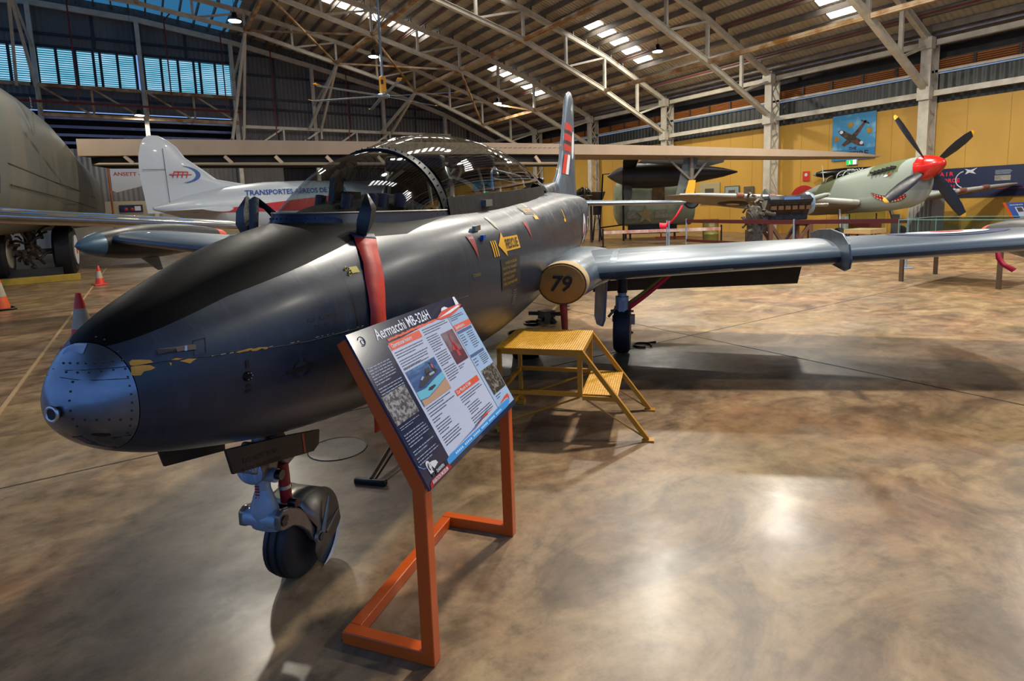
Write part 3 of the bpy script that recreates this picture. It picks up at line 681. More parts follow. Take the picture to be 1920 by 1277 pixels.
def seat(s0, zt_, name):
    sh = MB(); rr = []
    for t_, w_ in ((0, .26), (.25, .27), (.55, .25), (.8, .2), (.95, .13), (1, .06)):
        z = 1.58+(zt_-1.58)*t_; s = s0+.17*t_
        rr.append([J(s+.10*sin(2*pi*k/16)*(1-.4*t_) + .05, w_*cos(2*pi*k/16), z) for k in range(16)])
    o = sh.loft(rr).build(name, P['gloss'], jet, angle=60)
    MB().bar(J(s0+.1, -.2, zt_-.04), J(s0+.1, .2, zt_-.04), .09, .1).build('headrest', P['black'], o, bevel=.02)
    MB().tube([J(s0-.02, .16, 1.62), J(s0+.0, .13, 1.8), J(s0+.1, .05, zt_-.06)], .012, 6).tube([J(s0-.02, -.16, 1.62), J(s0+.0, -.13, 1.8), J(s0+.1, -.05, zt_-.06)], .012, 6).build('harness', flat('tan_strap', '#A07F4E', .7), o)
    return o
seat(1.42, 1.95, 'ejection_seat'); seat(2.6, 2.04, 'ejection_seat')
MB().loft([[J(s, .33*cos(pi*k/14), 1.64+h*sin(pi*k/14)) for k in range(15)] for s, h in ((1.85, .2), (1.98, .22), (2.0, .05))], closed=False).build('rear_coaming', P['pit'], jet, angle=60)
MB().tube([J(2.1, .36, 1.74), J(2.1, .35, 1.86), J(2.2, .33, 1.90), J(3.3, .28, 1.90), J(3.4, .28, 1.87), J(3.4, .30, 1.8)], .009, 6).tube([J(2.15, .35, 1.83), J(3.5, .27, 1.83)], .006, 6).build('canopy_rail', P['chrome'], jet)

# fin, tailplane -----------------------------------------------------------------------------------
FZ = [(1.70, 6.5, 9.3, .12), (1.95, 6.75, 9.2, .10), (2.08, 7.02, 9.12, .09), (2.33, 7.31, 9.05, .075), (2.6, 7.46, 9.0, .07), (2.88, 7.60, 8.95, .062), (3.2, 7.78, 8.9, .055), (3.42, 7.91, 8.86, .05), (3.52, 8.02, 8.8, .042), (3.58, 8.2, 8.65, .02)]
def foil(n=12):
    up = []
    for k in range(n+1):
        x = (1-cos(pi*k/n))/2; up.append((x, 5*(.2969*math.sqrt(x)-.126*x-.3516*x*x+.2843*x**3-.1036*x**4)))
    return up
UP = foil(14)
fn = []
for z, l, t_, th in FZ:
    c_ = t_-l; fn.append([J(l+x*c_, y*2*th, z) for x, y in UP] + [J(l+x*c_, -y*2*th, z) for x, y in reversed(UP[1:-1])])
fin = MB().loft(fn).build('fin', P['wing'], jet, angle=50)
def fside(z, ds):  # point on the port face of the fin, ds behind the leading edge
    for (z0, l0, t0, h0), (z1, l1, t1, h1) in zip(FZ, FZ[1:]):
        if z0 <= z <= z1:
            k = (z-z0)/(z1-z0); l = l0+(l1-l0)*k; c_ = t0+(t1-t0)*k-l; th = h0+(h1-h0)*k; x = ds/c_
            return J(l+ds, 2*th*5*(.2969*math.sqrt(x)-.126*x-.3516*x*x+.2843*x**3-.1036*x**4)+.004, z)
def fq(mb, z0, z1, d0, d1):
    n = 4
    for i in range(n): mb.quad(fside(z0, d0+(d1-d0)*i/n), fside(z0, d0+(d1-d0)*(i+1)/n), fside(z1, d0+(d1-d0)*(i+1)/n), fside(z1, d0+(d1-d0)*i/n))
    return mb
q1 = MB()
for z in (2.87, 2.69, 2.51): fq(q1, z, z+.12, .03, .62)
q1.build('red_checks', flat('check_red', '#A8261F', .4), fin, flip=False)
q2 = MB()
for z in (2.79, 2.61): fq(q2, z+.01, z+.07, .03, .62)
q2.build('black_checks', P['ink'], fin, flip=False)
fq(MB(), 2.12, 2.46, .10, .32).build('fin_flash_red', P['roundred'], fin, flip=False)
fq(MB(), 2.12, 2.46, .32, .56).build('fin_flash_white', P['white'], fin, flip=False)
fq(MB(), 2.12, 2.46, .56, .78).build('fin_flash_blue', P['bluepaint'], fin, flip=False)
mb = MB(); n = 20; cz, cs = 2.68, .9
mb.add([fside(cz, cs)]+[fside(cz+.26*sin(2*pi*k/n), cs+.24*cos(2*pi*k/n)) for k in range(n)], [(0, 1+k, 1+(k+1) % n) for k in range(n)]); mb.build('fin_emblem', P['white'], fin, flip=False)
MB().text('44', .26, lambda x, y: fside(3.28+y, .45+x), 'CENTER').build('fin_number', P['white'], fin, flip=False)
def surfwing(name, prof, m, parent=jet, n=UP):
    """prof: list of (lateral port y, leading s, trailing s, mid z, thickness)"""
    rg = []
    for y, l, t_, z, th in prof:
        c_ = t_-l; rg.append([J(l+x*c_, y, z+v*th*1.08) for x, v in UP] + [J(l+x*c_, y, z-v*th*.92) for x, v in reversed(UP[1:-1])])
    return MB().loft(rg).build(name, m, parent, angle=50)
for sd in (1, -1):
    surfwing('tailplane', [(sd*.12, 8.15, 9.5, 1.64, .11), (sd*1.6, 8.55, 9.5, 1.63, .08), (sd*1.95, 8.66, 9.5, 1.63, .07), (sd*2.05, 8.85, 9.4, 1.63, .03)], P['wing'])
    MB().lathe([(0, .01), (.05, .035), (.5, .04), (1.0, .02)], J(8.1, sd*.95, 1.44), (1, 0, 0), 10).build('elevator_balance', P['wing'], jet) if False else None

# wings ---------------------------------------------------------------------------------------------
def wprof(sd, ys):
    out = []
    for y in ys:
        l = 3.12+.15*(y-1.1); c_ = 2.3-.2*(y-.7); out.append((sd*y, l, l+c_, 1.015+.065*(y-1.1), .125*c_))
    return out
YS = [.3, .8, 1.1, 1.6, 2.2, 3.0, 3.8, 4.5, 5.1, 5.25]
wings = {}
for sd in (1, -1):
    w_ = surfwing('wing', wprof(sd, YS), P['wing']); wings[sd] = w_
    def wpt(y, x, up=1, off=.004):
        l = 3.12+.15*(y-1.1); c_ = 2.3-.2*(y-.7); v = 5*(.2969*math.sqrt(x)-.126*x-.3516*x*x+.2843*x**3-.1036*x**4)
        return J(l+x*c_, sd*y, 1.015+.065*(y-1.1)+up*(v*.125*c_*(1.08 if up > 0 else .92)+off))
    # fence
    fy = 3.1; l = 3.12+.15*(fy-1.1); zc = 1.015+.065*(fy-1.1)
    fo = [(l+1.05, zc+.16), (l+.75, zc+.205), (l+.35, zc+.225), (l+.0, zc+.20), (l-.18, zc+.12), (l-.25, zc-.0), (l-.22, zc-.08), (l-.1, zc-.115), (l+.2, zc-.10), (l+.5, zc-.09), (l+.5, zc+.0), (l+1.05, zc+.05)]
    MB().prism(fo, J(0, sd*fy, 0), (1, 0, 0), (0, 0, 1), (0, .018, 0)).build('wing_fence', P['wing'], jet, bevel=.006)
    # flap hanging under the trailing edge
    fl = MB(); rr = []
    for y in (.78, 3.12):
        l = 3.12+.15*(y-1.1); c_ = 2.3-.2*(y-.7); z = 1.015+.065*(y-1.1); s0 = l+c_*.76
        rr.append([J(s0, sd*y, z-.07), J(s0+.05, sd*y, z-.03), J(s0+.30, sd*y, z-.44), J(s0+.28, sd*y, z-.46)])
    fl.loft(rr).build('flap', mat('dark_flap', '#10151F', .6, 0, .3, 4), jet)
    # riveted joint strap at the wing root
    a_, b_ = [], []
    for i in range(17):
        x = abs(i-8)/8*.34; up = 1 if i < 8 else -1
        a_.append(wpt(1.13, max(x, .0005), up, .003)); b_.append(wpt(1.19, max(x, .0005), up, .003))
    MB().strip(a_, b_).build('joint_strap', mat('strap_metal', '#7E8C99', .3, .6, .2, 10), w_, flip=False)
    if sd == 1:
        MB().strip([wpt(y, .012, -1, .004) for y in (1.75, 1.9, 2.05, 2.2)], [wpt(y, .03, -1, .004) for y in (1.75, 1.9, 2.05, 2.2)]).build('data_plate', P['chrome'], w_, flip=False)
        for nm, m_, r_, of in (('wing_roundel_blue', 'bluepaint', .50, .003), ('wing_roundel_white', 'white', .34, .005), ('wing_roundel_red', 'roundred', .14, .007)):
            mb = MB(); n = 28; yc, xc = 4.15, .34
            mb.add([wpt(yc, xc, 1, of)]+[wpt(yc+r_*cos(2*pi*k/n), xc+r_*sin(2*pi*k/n)/1.6*.62, 1, of) for k in range(n)], [(0, 1+k, 1+(k+1) % n) for k in range(n)]); mb.build(nm, P[m_], w_, flip=False)
# intake trunk blending into the wing root
for sd in (1, -1):
    rg = []
    for s, y, z, ry, rz in ((2.60, .80, .985, .178, .15), (2.63, .80, .985, .19, .16), (2.95, .80, .98, .23, .18), (3.3, .79, .978, .28, .195), (3.7, .80, .975, .35, .19), (4.3, .78, .98, .38, .17), (5.2, .70, .98, .36, .12), (5.9, .55, .98, .2, .05)):
        rg.append([J(s, sd*(y+ry*cos(2*pi*k/28)), z+rz*sin(2*pi*k/28)) for k in range(28)])
    MB().loft(rg).build('air_intake', P['wing'], jet, angle=60)
# tip tanks
for sd in (1, -1):
    tz = 1.015+.065*4.2-.07
    prof = [(0, .005), (.06, .06), (.16, .115), (.30, .158)]
    o = J(3.36, sd*5.27, tz)
    body = MB().lathe([(.30, .158), (.6, .205), (.95, .232), (1.3, .232), (1.7, .205), (2.05, .16), (2.25, .125)], o, (1, 0, 0), 28)
    tk = body.build('tip_tank', mat('tank_black', '#0C0E10', .45, 0, sc=5, c2='#15181A', spec=.3), jet, angle=60)
    MB().lathe(prof, o, (1, 0, 0), 28).build('tank_nose', mat('tank_nose_blue', '#4A6470', .35, .2, .2, 8), tk, angle=60)
    MB().lathe([(2.25, .126), (2.38, .10), (2.47, .06), (2.51, .01)], o, (1, 0, 0), 24).build('tank_tail', mat('tail_orange_red', '#C23A1C', .45, 0, .15, 6), tk, angle=60)
    MB().prism([(0, 0), (.28, 0), (.34, -.2), (.26, -.2)], o+V((.9, 0, -.22)), (1, 0, 0), (0, 0, 1), (0, .02, 0)).build('tank_fin', P['wing'], tk)
    cr = MB()
    for dx, dz in ((.045, .014), (.014, .045)):
        cr.quad(*[o+V((1.12+x, sd*.0 + .001 - sd*math.sqrt(max(.247**2-(.14+z)**2, 0)) * 1, .14+z)) for x, z in ((-dx, -dz), (dx, -dz), (dx, dz), (-dx, dz))])
    cr.text('FUEL TANK', .05, lambda x, y: o+V((1.22+x, -sd*math.sqrt(max(.249**2-(.15+y)**2, 0)), .15+y)), 'LEFT').build('tank_marks', P['white'], tk, flip=False)

# landing gear ----------------------------------------------------------------------------------------
def main_gear(sd):
    y = 1.2*sd; s = 4.02; z0 = .025 if sd > 0 else -.02
    lg = MB().cyl(J(s, y, .95), J(s, y, .62), .045).cyl(J(s, y, .66), J(s, y, .36), .07).cyl(J(s, y-.1*sd, .42), J(s, y+.1*sd, .42), .035).bar(J(s-.06, y, .62), J(s-.06, y, .40), .06, .03).cyl(J(s, y, .36), J(s+.1, y, .25), .04).build('main_leg', P['gearblue'], jet)
    MB().cyl(J(s, y, .93), J(s, y, .70), .052, n=16).build('leg_gaiter', P['black'], lg)
    MB().cyl(J(s+.02, y-.12*sd, .50), J(s+.02, y+.12*sd, .50), .012).cyl(J(s-.03, y-.14*sd, .44), J(s-.03, y-.05*sd, .55), .014).bar(J(s-.02, y+.1*sd, .47), J(s-.02, y+.1*sd, .37), .07, .06).build('leg_fittings', P['gearsteel'], lg)
    t_ = MB().lathe([(-.085, .17), (-.085, .235), (-.06, .265), (0, .275), (.06, .265), (.085, .235), (.085, .17)], J(s+.1, y, .275+z0), (0, 1, 0), 32).build('main_wheel', P['tyre'], jet)
    MB().lathe([(-.075, .02), (-.08, .15), (-.06, .17), (.06, .17), (.08, .15), (.075, .02)], J(s+.1, y, .275+z0), (0, 1, 0), 24).build('wheel_hub', P['gearsteel'], t_)
    MB().prism([(-.13, 0), (.13, 0), (.12, -.5), (.05, -.58), (-.07, -.58), (-.12, -.5)], J(s, y-.2*sd, .92), (.85, .5*sd, .0), (0, -.04*sd, 1), (0, .025, 0)).build('gear_door', mat('door_inner_grey', '#8A8A96', .4, .3, .3, 8), jet, bevel=.004)
for sd in (1, -1): main_gear(sd)
# nose leg
ng = MB().cyl(J(-.13, 0, .80), J(-.13, 0, .40), .03, n=20).cyl(J(-.13, -.06, .56), J(-.13, .07, .56), .028).cyl(J(-.14, -.075, .375), J(-.14, .075, .375), .036).loft([[J(-.13+.05*cos(2*pi*k/12)*q, .06*sin(2*pi*k/12)*q2, z) for k in range(12)] for z, q, q2 in ((.5, .6, .5), (.42, .9, 1), (.36, .95, 1.15), (.32, .4, 1.1))]).build('nose_leg', P['gearblue'], jet)
MB().bar(J(-.20, 0, .66), J(-.08, 0, .60), .10, .12).bar(J(-.1, .03, .72), J(-.02, .05, .58), .05, .08).build('leg_casting', P['gearsteel'], ng, bevel=.01)
for p_, q_, r_b in ((J(-.13, .055, .565), J(-.13, .095, .565), .02), (J(-.14, .07, .375), J(-.14, .105, .375), .022), (J(-.06, .07, .41), J(-.06, .105, .41), .018)): MB().cyl(p_, q_, r_b, n=14).build('pivot_bolt', P['gloss'], ng)
sa = MB().cyl(J(-.06, .045, .58), J(-.055, .05, .41), .024).build('shock_absorber', mat('red_damper', '#8E1418', .35, .1, .3, 8), ng)
MB().cyl(J(-.058, .048, .485), J(-.057, .049, .47), .027).build('damper_band', P['chrome'], sa)
ho = MB(); [stx for _ in ()]
rl = MB()
for k in range(9): rl.bar(J(-.162, -.012, .52-.012*k), J(-.162, .006, .52-.012*k), .004, .006)
absorb(ng, rl, P['decalred'])
for sd in (1, -1):
    ar = MB(); rr = []
    for s, z, h in ((-.17, .375, .030), (-.14, .375, .045), (-.08, .36, .042), (-.03, .325, .042), (.02, .27, .04), (.05, .21, .034), (.085, .17, .026)):
        rr.append([J(s, sd*.070, z-h), J(s, sd*.098, z-h), J(s, sd*.098, z+h), J(s, sd*.070, z+h)])
    ar.loft(rr).build('trailing_arm', P['gearsteel'], ng, bevel=.006)
wc = J(.07, 0, .182)
nw = MB().lathe([(-.058, .12), (-.06, .150), (-.05, .172), (-.028, .178), (-.024, .171), (-.014, .171), (-.010, .181), (.010, .181), (.014, .171), (.024, .171), (.028, .178), (.05, .172), (.06, .150), (.058, .12)], wc, (0, 1, 0), 40).build('nose_wheel', P['tyre'], jet, angle=30)
MB().lathe([(-.05, .02), (-.055, .10), (-.05, .122), (.05, .122), (.055, .10), (.05, .02)], wc, (0, 1, 0), 28).build('wheel_hub', P['gearsteel'], nw)
MB().cyl(wc+V((0, -.125, 0)), wc+V((0, .11, 0)), .018, n=14).build('axle', P['gloss'], nw)
# mudguard: rim over the rear of the tyre and a side plate on the port side
mg = MB(); n = 22; a0, a1 = radians(115), radians(-75); o_, i_ = [], []
for k in range(n+1):
    an = a0+(a1-a0)*k/n; o_.append(wc+V((.205*cos(an), -.085, .205*sin(an)))); i_.append(wc+V((.205*cos(an), .085, .205*sin(an))))
mg.strip(o_, i_)
guard = mg.build('mudguard', P['gearsteel'], ng, flip=False); md = guard.modifiers.new('skin', 'SOLIDIFY'); md.thickness = .006
for sd in (1, -1):
    pl = MB(); rim = []
    for k in range(n+1):
        an = a0+(a1-a0)*k/n; rr_ = .207 if an > 0 else .207-.085*min(-an/.7, 1); rim.append(wc+V((rr_*cos(an), -sd*(.086 if an > 0 else .1), rr_*sin(an))))
    cen = [wc+V((-.06, -sd*.112, -.02))]*1
    pts = rim + [wc+V((.0, -sd*.105, -.125)), wc+V((-.035, -sd*.112, -.05)), wc+V((-.01, -sd*.112, .05)), wc+V((-.06, -sd*.1, .13))]
    mid = wc+V((.06, -sd*.108, .02)); pl.add([mid]+pts, [(0, 1+k, 1+(k+1) % len(pts)) for k in range(len(pts))])
    po = pl.build('side_plate', P['gearsteel'], guard, angle=60); 
    md = po.modifiers.new('skin', 'SOLIDIFY'); md.thickness = .004
rb = MB().tube([wc+V((.02, -.115, .01)), wc+V((.08, -.116, .15))], [.012, .004], 8).tube([wc+V((.04, -.115, -.0)), wc+V((.16, -.112, .05))], [.012, .004], 8).lathe([(0, .03), (.012, .026), (.016, .012)], wc+V((0, -.105, 0)), (0, -1, 0), 18)
rb.build('plate_ribs', P['gearsteel'], guard)
fp = MB(); b0, b1 = radians(-2), radians(-84); o_, i_ = [], []
for k in range(9):
    an = b0+(b1-b0)*k/8; o_.append(wc+V((.182*cos(an)+.0, -.090, .182*sin(an)))); i_.append(wc+V((.12*cos(an)+.01, -.092, .12*sin(an))))
MB().strip([wc+V((.209*cos(b0+(b1-b0)*k/8), -.08, min(.209*sin(b0+(b1-b0)*k/8), 0))) for k in range(9)], [wc+V((.209*cos(b0+(b1-b0)*k/8), .08, .209*sin(b0+(b1-b0)*k/8))) for k in range(9)]).strip(o_, [wc+V((.209*cos(b0+(b1-b0)*k/8), -.089, max(.209*sin(b0+(b1-b0)*k/8), -.178))) for k in range(9)]).build('white_guard_edge', P['white'], guard, flip=False)
# landing light
ll = MB().lathe([(0, .02), (.02, .05), (.06, .062), (.075, .062)], J(-.125, 0, .612), (-1, 0, -.1), 24).build('landing_light', P['gearsteel'], jet)
MB().lathe([(0, .060), (.012, .052), (.02, .03), (.023, .002)], J(-.198, 0, .604), (-1, 0, -.1), 24).build('lamp_lens', mat('ribbed_lens', '#A9C4E0', .12, .3, sc=30, c2='#5E88B8', stretch=(.2, 3, .2)), ll, angle=60)
# nose-wheel doors
def door(pts, y, name, m, th=.012):
    return MB().loft([[J(s, y+dy, z) for s, z in pts] for dy in (0, th)]).build(name, m, jet, bevel=.002)
dm = mat('dark_door_paint', '#25211D', .5, .1, .3, 6)
d1 = door([(-.50, .84), (-.475, .742), (-.02, .625), (.02, .64), (.03, .70), (-.2, .765)], .16, 'nose_door', dm)
dd = MB(); dd.strip([J(-.095, .1735, .732), J(-.088, .1735, .648)], [J(-.083, .1735, .728), J(-.075, .1735, .645)]); dd.build('door_stripe', flat('orange_stripe', '#B8461C', .5), d1, flip=False)
MB().text('DO NOT PUSH', .028, lambda x, y: J(-.43+x, .1738, .765+y-.2*x), 'LEFT').text('PAST THIS MARK', .028, lambda x, y: J(-.435+x, .1738, .73+y-.2*x), 'LEFT').build('door_lettering', P['ink'], d1, flip=False)
door([(-.46, .82), (-.43, .715), (-.14, .648), (-.14, .76)], -.17, 'nose_door', dm)
# ================================================================== info board on its orange stand
def lrect(mb, T, x0, x1, y0, y1, z): return mb.quad(T(x0, y0, z), T(x1, y0, z), T(x1, y1, z), T(x0, y1, z))
P['orange'] = mat('orange_powder_coat', '#C4500F', .35, 0, .15, 3, coat=.2)
P['orange2'] = flat('board_orange', '#D2421C', .4)
sign = thing('information_sign', 'tilted printed information board on an orange tube stand in front of the jet', 'sign', (.7149, 1.7081, 0), math.atan2(.61211, .79077))
W_ = .887; q = .05
def L3(a, b): return MB().bar(a, b, q, q, (1, 0, 0) if abs(b[0]-a[0]) < .1 else (0, 0, 1))
st = MB()
for x in (q/2, W_-q/2):
    # one bent tube: foot, upright, raked top
    prof = [(.385, 0), (.385, q), (q, q), (q, .655), (.315, 1.15), (.27, 1.175), (0, .68), (0, 0)]
    st.loft([[V((x-q/2, y, z)) for y, z in prof], [V((x+q/2, y, z)) for y, z in prof]])
st.box((W_/2, .385-q/2, q/2), (W_-2*q, q, q))
st.build('stand', P['orange'], sign, bevel=.004)
dv = V((0, .29, .515)).normalized(); nv = V((0, -dv.z, dv.y)); b0 = V((0, -.018, .665))
TB_ = lambda x, y, z=0: b0 + V((1, 0, 0))*x + dv*y + nv*(z+.004)
pn = MB(); n_ = .004
pn.loft([[TB_(x, y, z) for x, y in ((-.002, -.002), (.889, -.002), (.889, .54), (.878, .545), (.878, .597), (-.002, .597))] for z in (-.010, 0)])
board = pn.build('board', flat('board_navy', '#1E2742', .16, 0, coat=.4), sign)
z1, z2, z3, z4 = .0008, .0014, .002, .0026
PRINT = ('torn_edge', 'heading_bars', 'heading_text', 'body_text', 'side_text', 'table_bars', 'divider_line', 'footer_text', 'blue_streak', 'red_streak', 'white_panel', 'pale_panel')
def art(name, m, fn):
    mb = MB(); fn(mb)
    return absorb(board, mb, m) if name in PRINT else mb.build(name, m, board, flip=False)
white = flat('board_white', '#B9C2D6', .18, coat=.3); pale = flat('board_pale_blue', '#9FBBD8', .18, coat=.3); ink = flat('board_ink', '#2A3145', .4); wtx = flat('board_white_ink', '#D5DAE2', .4)
art('white_panel', white, lambda m: m.poly([TB_(x, y, z1) for x, y in ((.185, .035), (.703, .035), (.703, .512), (.60, .524), (.5, .520), (.40, .516), (.30, .512), (.185, .505))]))
art('pale_panel', pale, lambda m: lrect(m, TB_, .703, .886, .02, .53, z1))
art('divider_line', flat('board_line', '#3C4A68', .4), lambda m: lrect(m, TB_, .7, .7035, .04, .515, z2))
def torn(m):
    R2 = random.Random(2); a, b = [], []
    for i in range(50):
        x = .20+.46*i/49; a.append(TB_(x, .517+.004*R2.random(), z2)); b.append(TB_(x, .526+.005*R2.random(), z2))
    m.strip(a, b)
art('torn_edge', P['orange2'], torn)
art('title', wtx, lambda m: m.text('Aermacchi MB-326H', .062, lambda x, y: TB_(.145+x, .557+y, z2), 'LEFT', .012, .80))
def bars(m):
    lrect(m, TB_, .19, .430, .481, .512, z2); lrect(m, TB_, .443, .678, .196, .222, z2); lrect(m, TB_, .704, .884, .438, .466, z2)
art('heading_bars', P['orange2'], bars)
def heads(m):
    m.text('Operational history', .024, lambda x, y: TB_(.2+x, .497+y, z3), 'LEFT', .01, .8); m.text('Our Macchi A7-044', .022, lambda x, y: TB_(.45+x, .209+y, z3), 'LEFT', .01, .8); m.text('Specifications', .022, lambda x, y: TB_(.715+x, .452+y, z3), 'LEFT', .01, .8)
art('heading_text', wtx, heads)
R3 = random.Random(9)
def para(m, x0, x1, y, n, h=.0032, lead=.0105, last=.6):
    for i in range(n):
        e = x1-(x1-x0)*(R3.random()*.12 if i < n-1 else 1-last); x = x0
        while x < e:
            w = .008+.022*R3.random(); lrect(m, TB_, x, min(x+w, e), y-i*lead-h/2, y-i*lead+h/2, z3); x += w+.0032
def body(m):
    para(m, .2, .43, .468, 3); para(m, .2, .43, .432, 4); para(m, .2, .42, .396, 1, last=.9)
    para(m, .45, .69, .505, 3); para(m, .45, .555, .468, 7); para(m, .45, .555, .39, 6); para(m, .45, .555, .32, 6)
    para(m, .57, .63, .296, 2, lead=.009); para(m, .205, .43, .23, 2, lead=.009)
    para(m, .205, .43, .208, 2); para(m, .205, .29, .182, 2); para(m, .205, .33, .155, 4); para(m, .205, .36, .108, 4, last=.8)
    para(m, .455, .68, .185, 3); para(m, .46, .55, .15, 1); para(m, .47, .60, .135, 4); para(m, .455, .69, .088, 4)
    para(m, .715, .86, .508, 3, lead=.009, last=.5); para(m, .715, .76, .41, 5, lead=.012); para(m, .79, .86, .41, 8, lead=.011); para(m, .715, .76, .285, 3, lead=.014); para(m, .79, .87, .29, 6, lead=.009); para(m, .735, .80, .088, 2)
art('body_text', ink, body)
def body2(m):
    para(m, .012, .165, .458, 7); para(m, .012, .165, .378, 4, last=.4); para(m, .012, .15, .228, 2, h=.0022, lead=.008)
    para(m, .012, .165, .198, 5); para(m, .012, .165, .135, 2); para(m, .012, .165, .108, 3)
art('side_text', flat('board_grey_ink', '#8E9AAF', .4), body2)
art('table_bars', flat('table_blue', '#2E4E7E', .4), lambda m: (lrect(m, TB_, .711, .87, .42, .434, z2), lrect(m, TB_, .711, .865, .297, .311, z2)))
# printed pictures
art('jet_over_sea_photo', mat('photo_sea_blue', '#16457E', .3, 0, sc=40, c2='#3E8DB8', thr=(.5, .75), stretch=(.3, 1, 1)), lambda m: lrect(m, TB_, .198, .432, .24, .386, z2))
art('photo_surf', flat('photo_surf', '#5FB0C4', .3), lambda m: m.poly([TB_(x, y, z3) for x, y in ((.198, .30), (.27, .295), (.36, .31), (.432, .318), (.432, .29), (.33, .272), (.26, .262), (.2, .268))]))
art('photo_beach', flat('photo_sand', '#B08A6E', .3), lambda m: m.poly([TB_(x, y, z3) for x, y in ((.204, .24), (.432, .24), (.432, .288), (.33, .27), (.26, .26), (.204, .264))]))
def jetpic(m):
    m.poly([TB_(x, y, z4) for x, y in ((.232, .312), (.25, .322), (.275, .337), (.31, .343), (.385, .342), (.41, .336), (.385, .325), (.30, .312), (.25, .306))])
    m.poly([TB_(x, y, z4) for x, y in ((.375, .336), (.372, .378), (.385, .374), (.398, .338))]); m.poly([TB_(x, y, z4) for x, y in ((.31, .334), (.325, .36), (.36, .362), (.35, .338))]); m.poly([TB_(x, y, z4) for x, y in ((.275, .283), (.29, .291), (.335, .29), (.34, .283), (.30, .277))])
art('pictured_jet', flat('photo_dark_jet', '#141C2C', .3), jetpic)
art('pictured_markings', flat('photo_pale', '#8FA3B8', .3), lambda m: (lrect(m, TB_, .335, .375, .328, .337, z4+.0004), m.poly([TB_(x, y, z4+.0004) for x, y in ((.262, .333), (.285, .342), (.295, .336), (.272, .328))])))
art('pictured_tail_badge', P['orange2'], lambda m: lrect(m, TB_, .377, .388, .35, .366, z4+.0004))
art('climbing_jet_photo', mat('photo_dusk', '#7A7378', .3, 0, sc=9, c2='#5E2438', thr=(.4, .6)), lambda m: lrect(m, TB_, .568, .688, .307, .457, z2))
art('photo_ground', flat('photo_maroon', '#4E1830', .3), lambda m: m.poly([TB_(x, y, z3) for x, y in ((.568, .307), (.688, .307), (.688, .35), (.64, .372), (.568, .368))]))
art('pictured_red_jet', flat('photo_red', '#B02838', .3), lambda m: (m.poly([TB_(x, y, z4) for x, y in ((.616, .335), (.622, .42), (.628, .448), (.632, .42), (.642, .335))]), m.poly([TB_(x, y, z4) for x, y in ((.592, .372), (.62, .4), (.638, .395), (.664, .352), (.634, .362))])))
art('crowd_photo', mat('photo_crowd', '#8E8C90', .35, 0, sc=70, c2='#1E1B22', thr=(.42, .58)), lambda m: lrect(m, TB_, .004, .16, .239, .352, z2))
art('cockpit_photo', mat('photo_cockpit', '#8A8270', .35, 0, sc=60, c2='#1C1815', thr=(.36, .5)), lambda m: lrect(m, TB_, .728, .882, .099, .224, z2))
art('red_jet_cutout', flat('jet_orange_red', '#C93A20', .3), lambda m: m.poly([TB_(x, y, z4) for x, y in ((.602, .525), (.63, .535), (.66, .545), (.70, .555), (.74, .552), (.80, .552), (.862, .553), (.885, .545), (.86, .534), (.80, .522), (.72, .512), (.64, .514))]))
art('jet_cutout_white', wtx, lambda m: (m.poly([TB_(x, y, z4+.0004) for x, y in ((.622, .524), (.75, .527), (.86, .54), (.85, .548), (.74, .538))]), m.poly([TB_(x, y, z4+.0004) for x, y in ((.828, .55), (.838, .592), (.858, .592), (.866, .552))]), m.poly([TB_(x, y, z4+.0004) for x, y in ((.67, .549), (.69, .562), (.72, .564), (.745, .552))])))
art('blue_footer', flat('footer_blue', '#3C8FD0', .25), lambda m: m.poly([TB_(x, y, z2) for x, y in ((.16, .016), (.80, .018), (.835, .03), (.83, .045), (.75, .046), (.5, .04), (.2, .042), (.165, .036))]))
art('footer_text', flat('footer_text', '#A9D2F0', .4), lambda m: [lrect(m, TB_, .22+.014*i, .22+.014*i+.010, .025, .033, z3) for i in range(36) if i % 6])
art('red_streak', P['orange2'], lambda m: (m.poly([TB_(x, y, z3) for x, y in ((.72, .048), (.80, .062), (.852, .066), (.858, .05), (.84, .034), (.838, .05), (.80, .052))]), m.poly([TB_(x, y, z2) for x, y in ((.42, .042), (.56, .066), (.66, .058), (.56, .058))])))
art('blue_streak', flat('streak_blue', '#4A6FA8', .4), lambda m: (m.poly([TB_(x, y, z2) for x, y in ((.25, .044), (.42, .052), (.68, .082), (.45, .047))]), m.poly([TB_(x, y, z2) for x, y in ((-.0, .092), (.02, .072), (.045, .062), (.02, .067), (-.0, .084))])))
art('footer_red', flat('footer_red', '#9E1C1C', .3), lambda m: m.poly([TB_(x, y, z3) for x, y in ((.012, .014), (.004, .0), (.012, .0), (.03, .004), (.17, .003), (.165, .021), (.03, .021))]))
art('footer_black', flat('footer_black', '#17171A', .3), lambda m: m.poly([TB_(x, y, z3) for x, y in ((.065, .022), (.15, .022), (.15, .04), (.075, .04))]))
art('museum_lettering', wtx, lambda m: (m.text('AVIATION MUSEUM', .0185, lambda x, y: TB_(.028+x, .0115+y, z4), 'LEFT', .012, .72), m.text('DARWIN', .017, lambda x, y: TB_(.079+x, .031+y, z4), 'LEFT', .012, .8)))
def head(m, x0, y0, s, z):
    m.poly([TB_(x0+s*x, y0+s*y, z) for x, y in ((-.38, -.55), (-.40, .0), (-.44, .35), (-.30, .62), (-.05, .72), (.2, .62), (.32, .4), (.34, .1), (.28, -.2), (.14, -.42), (.30, -.55))])
art('pilot_head_badge', flat('badge_white', '#C9CCCE', .4), lambda m: (head(m, .055, .058, .036, z3), m.poly([TB_(x, y, z3) for x, y in ((.062, .072), (.085, .07), (.105, .064), (.11, .052), (.075, .045))])))
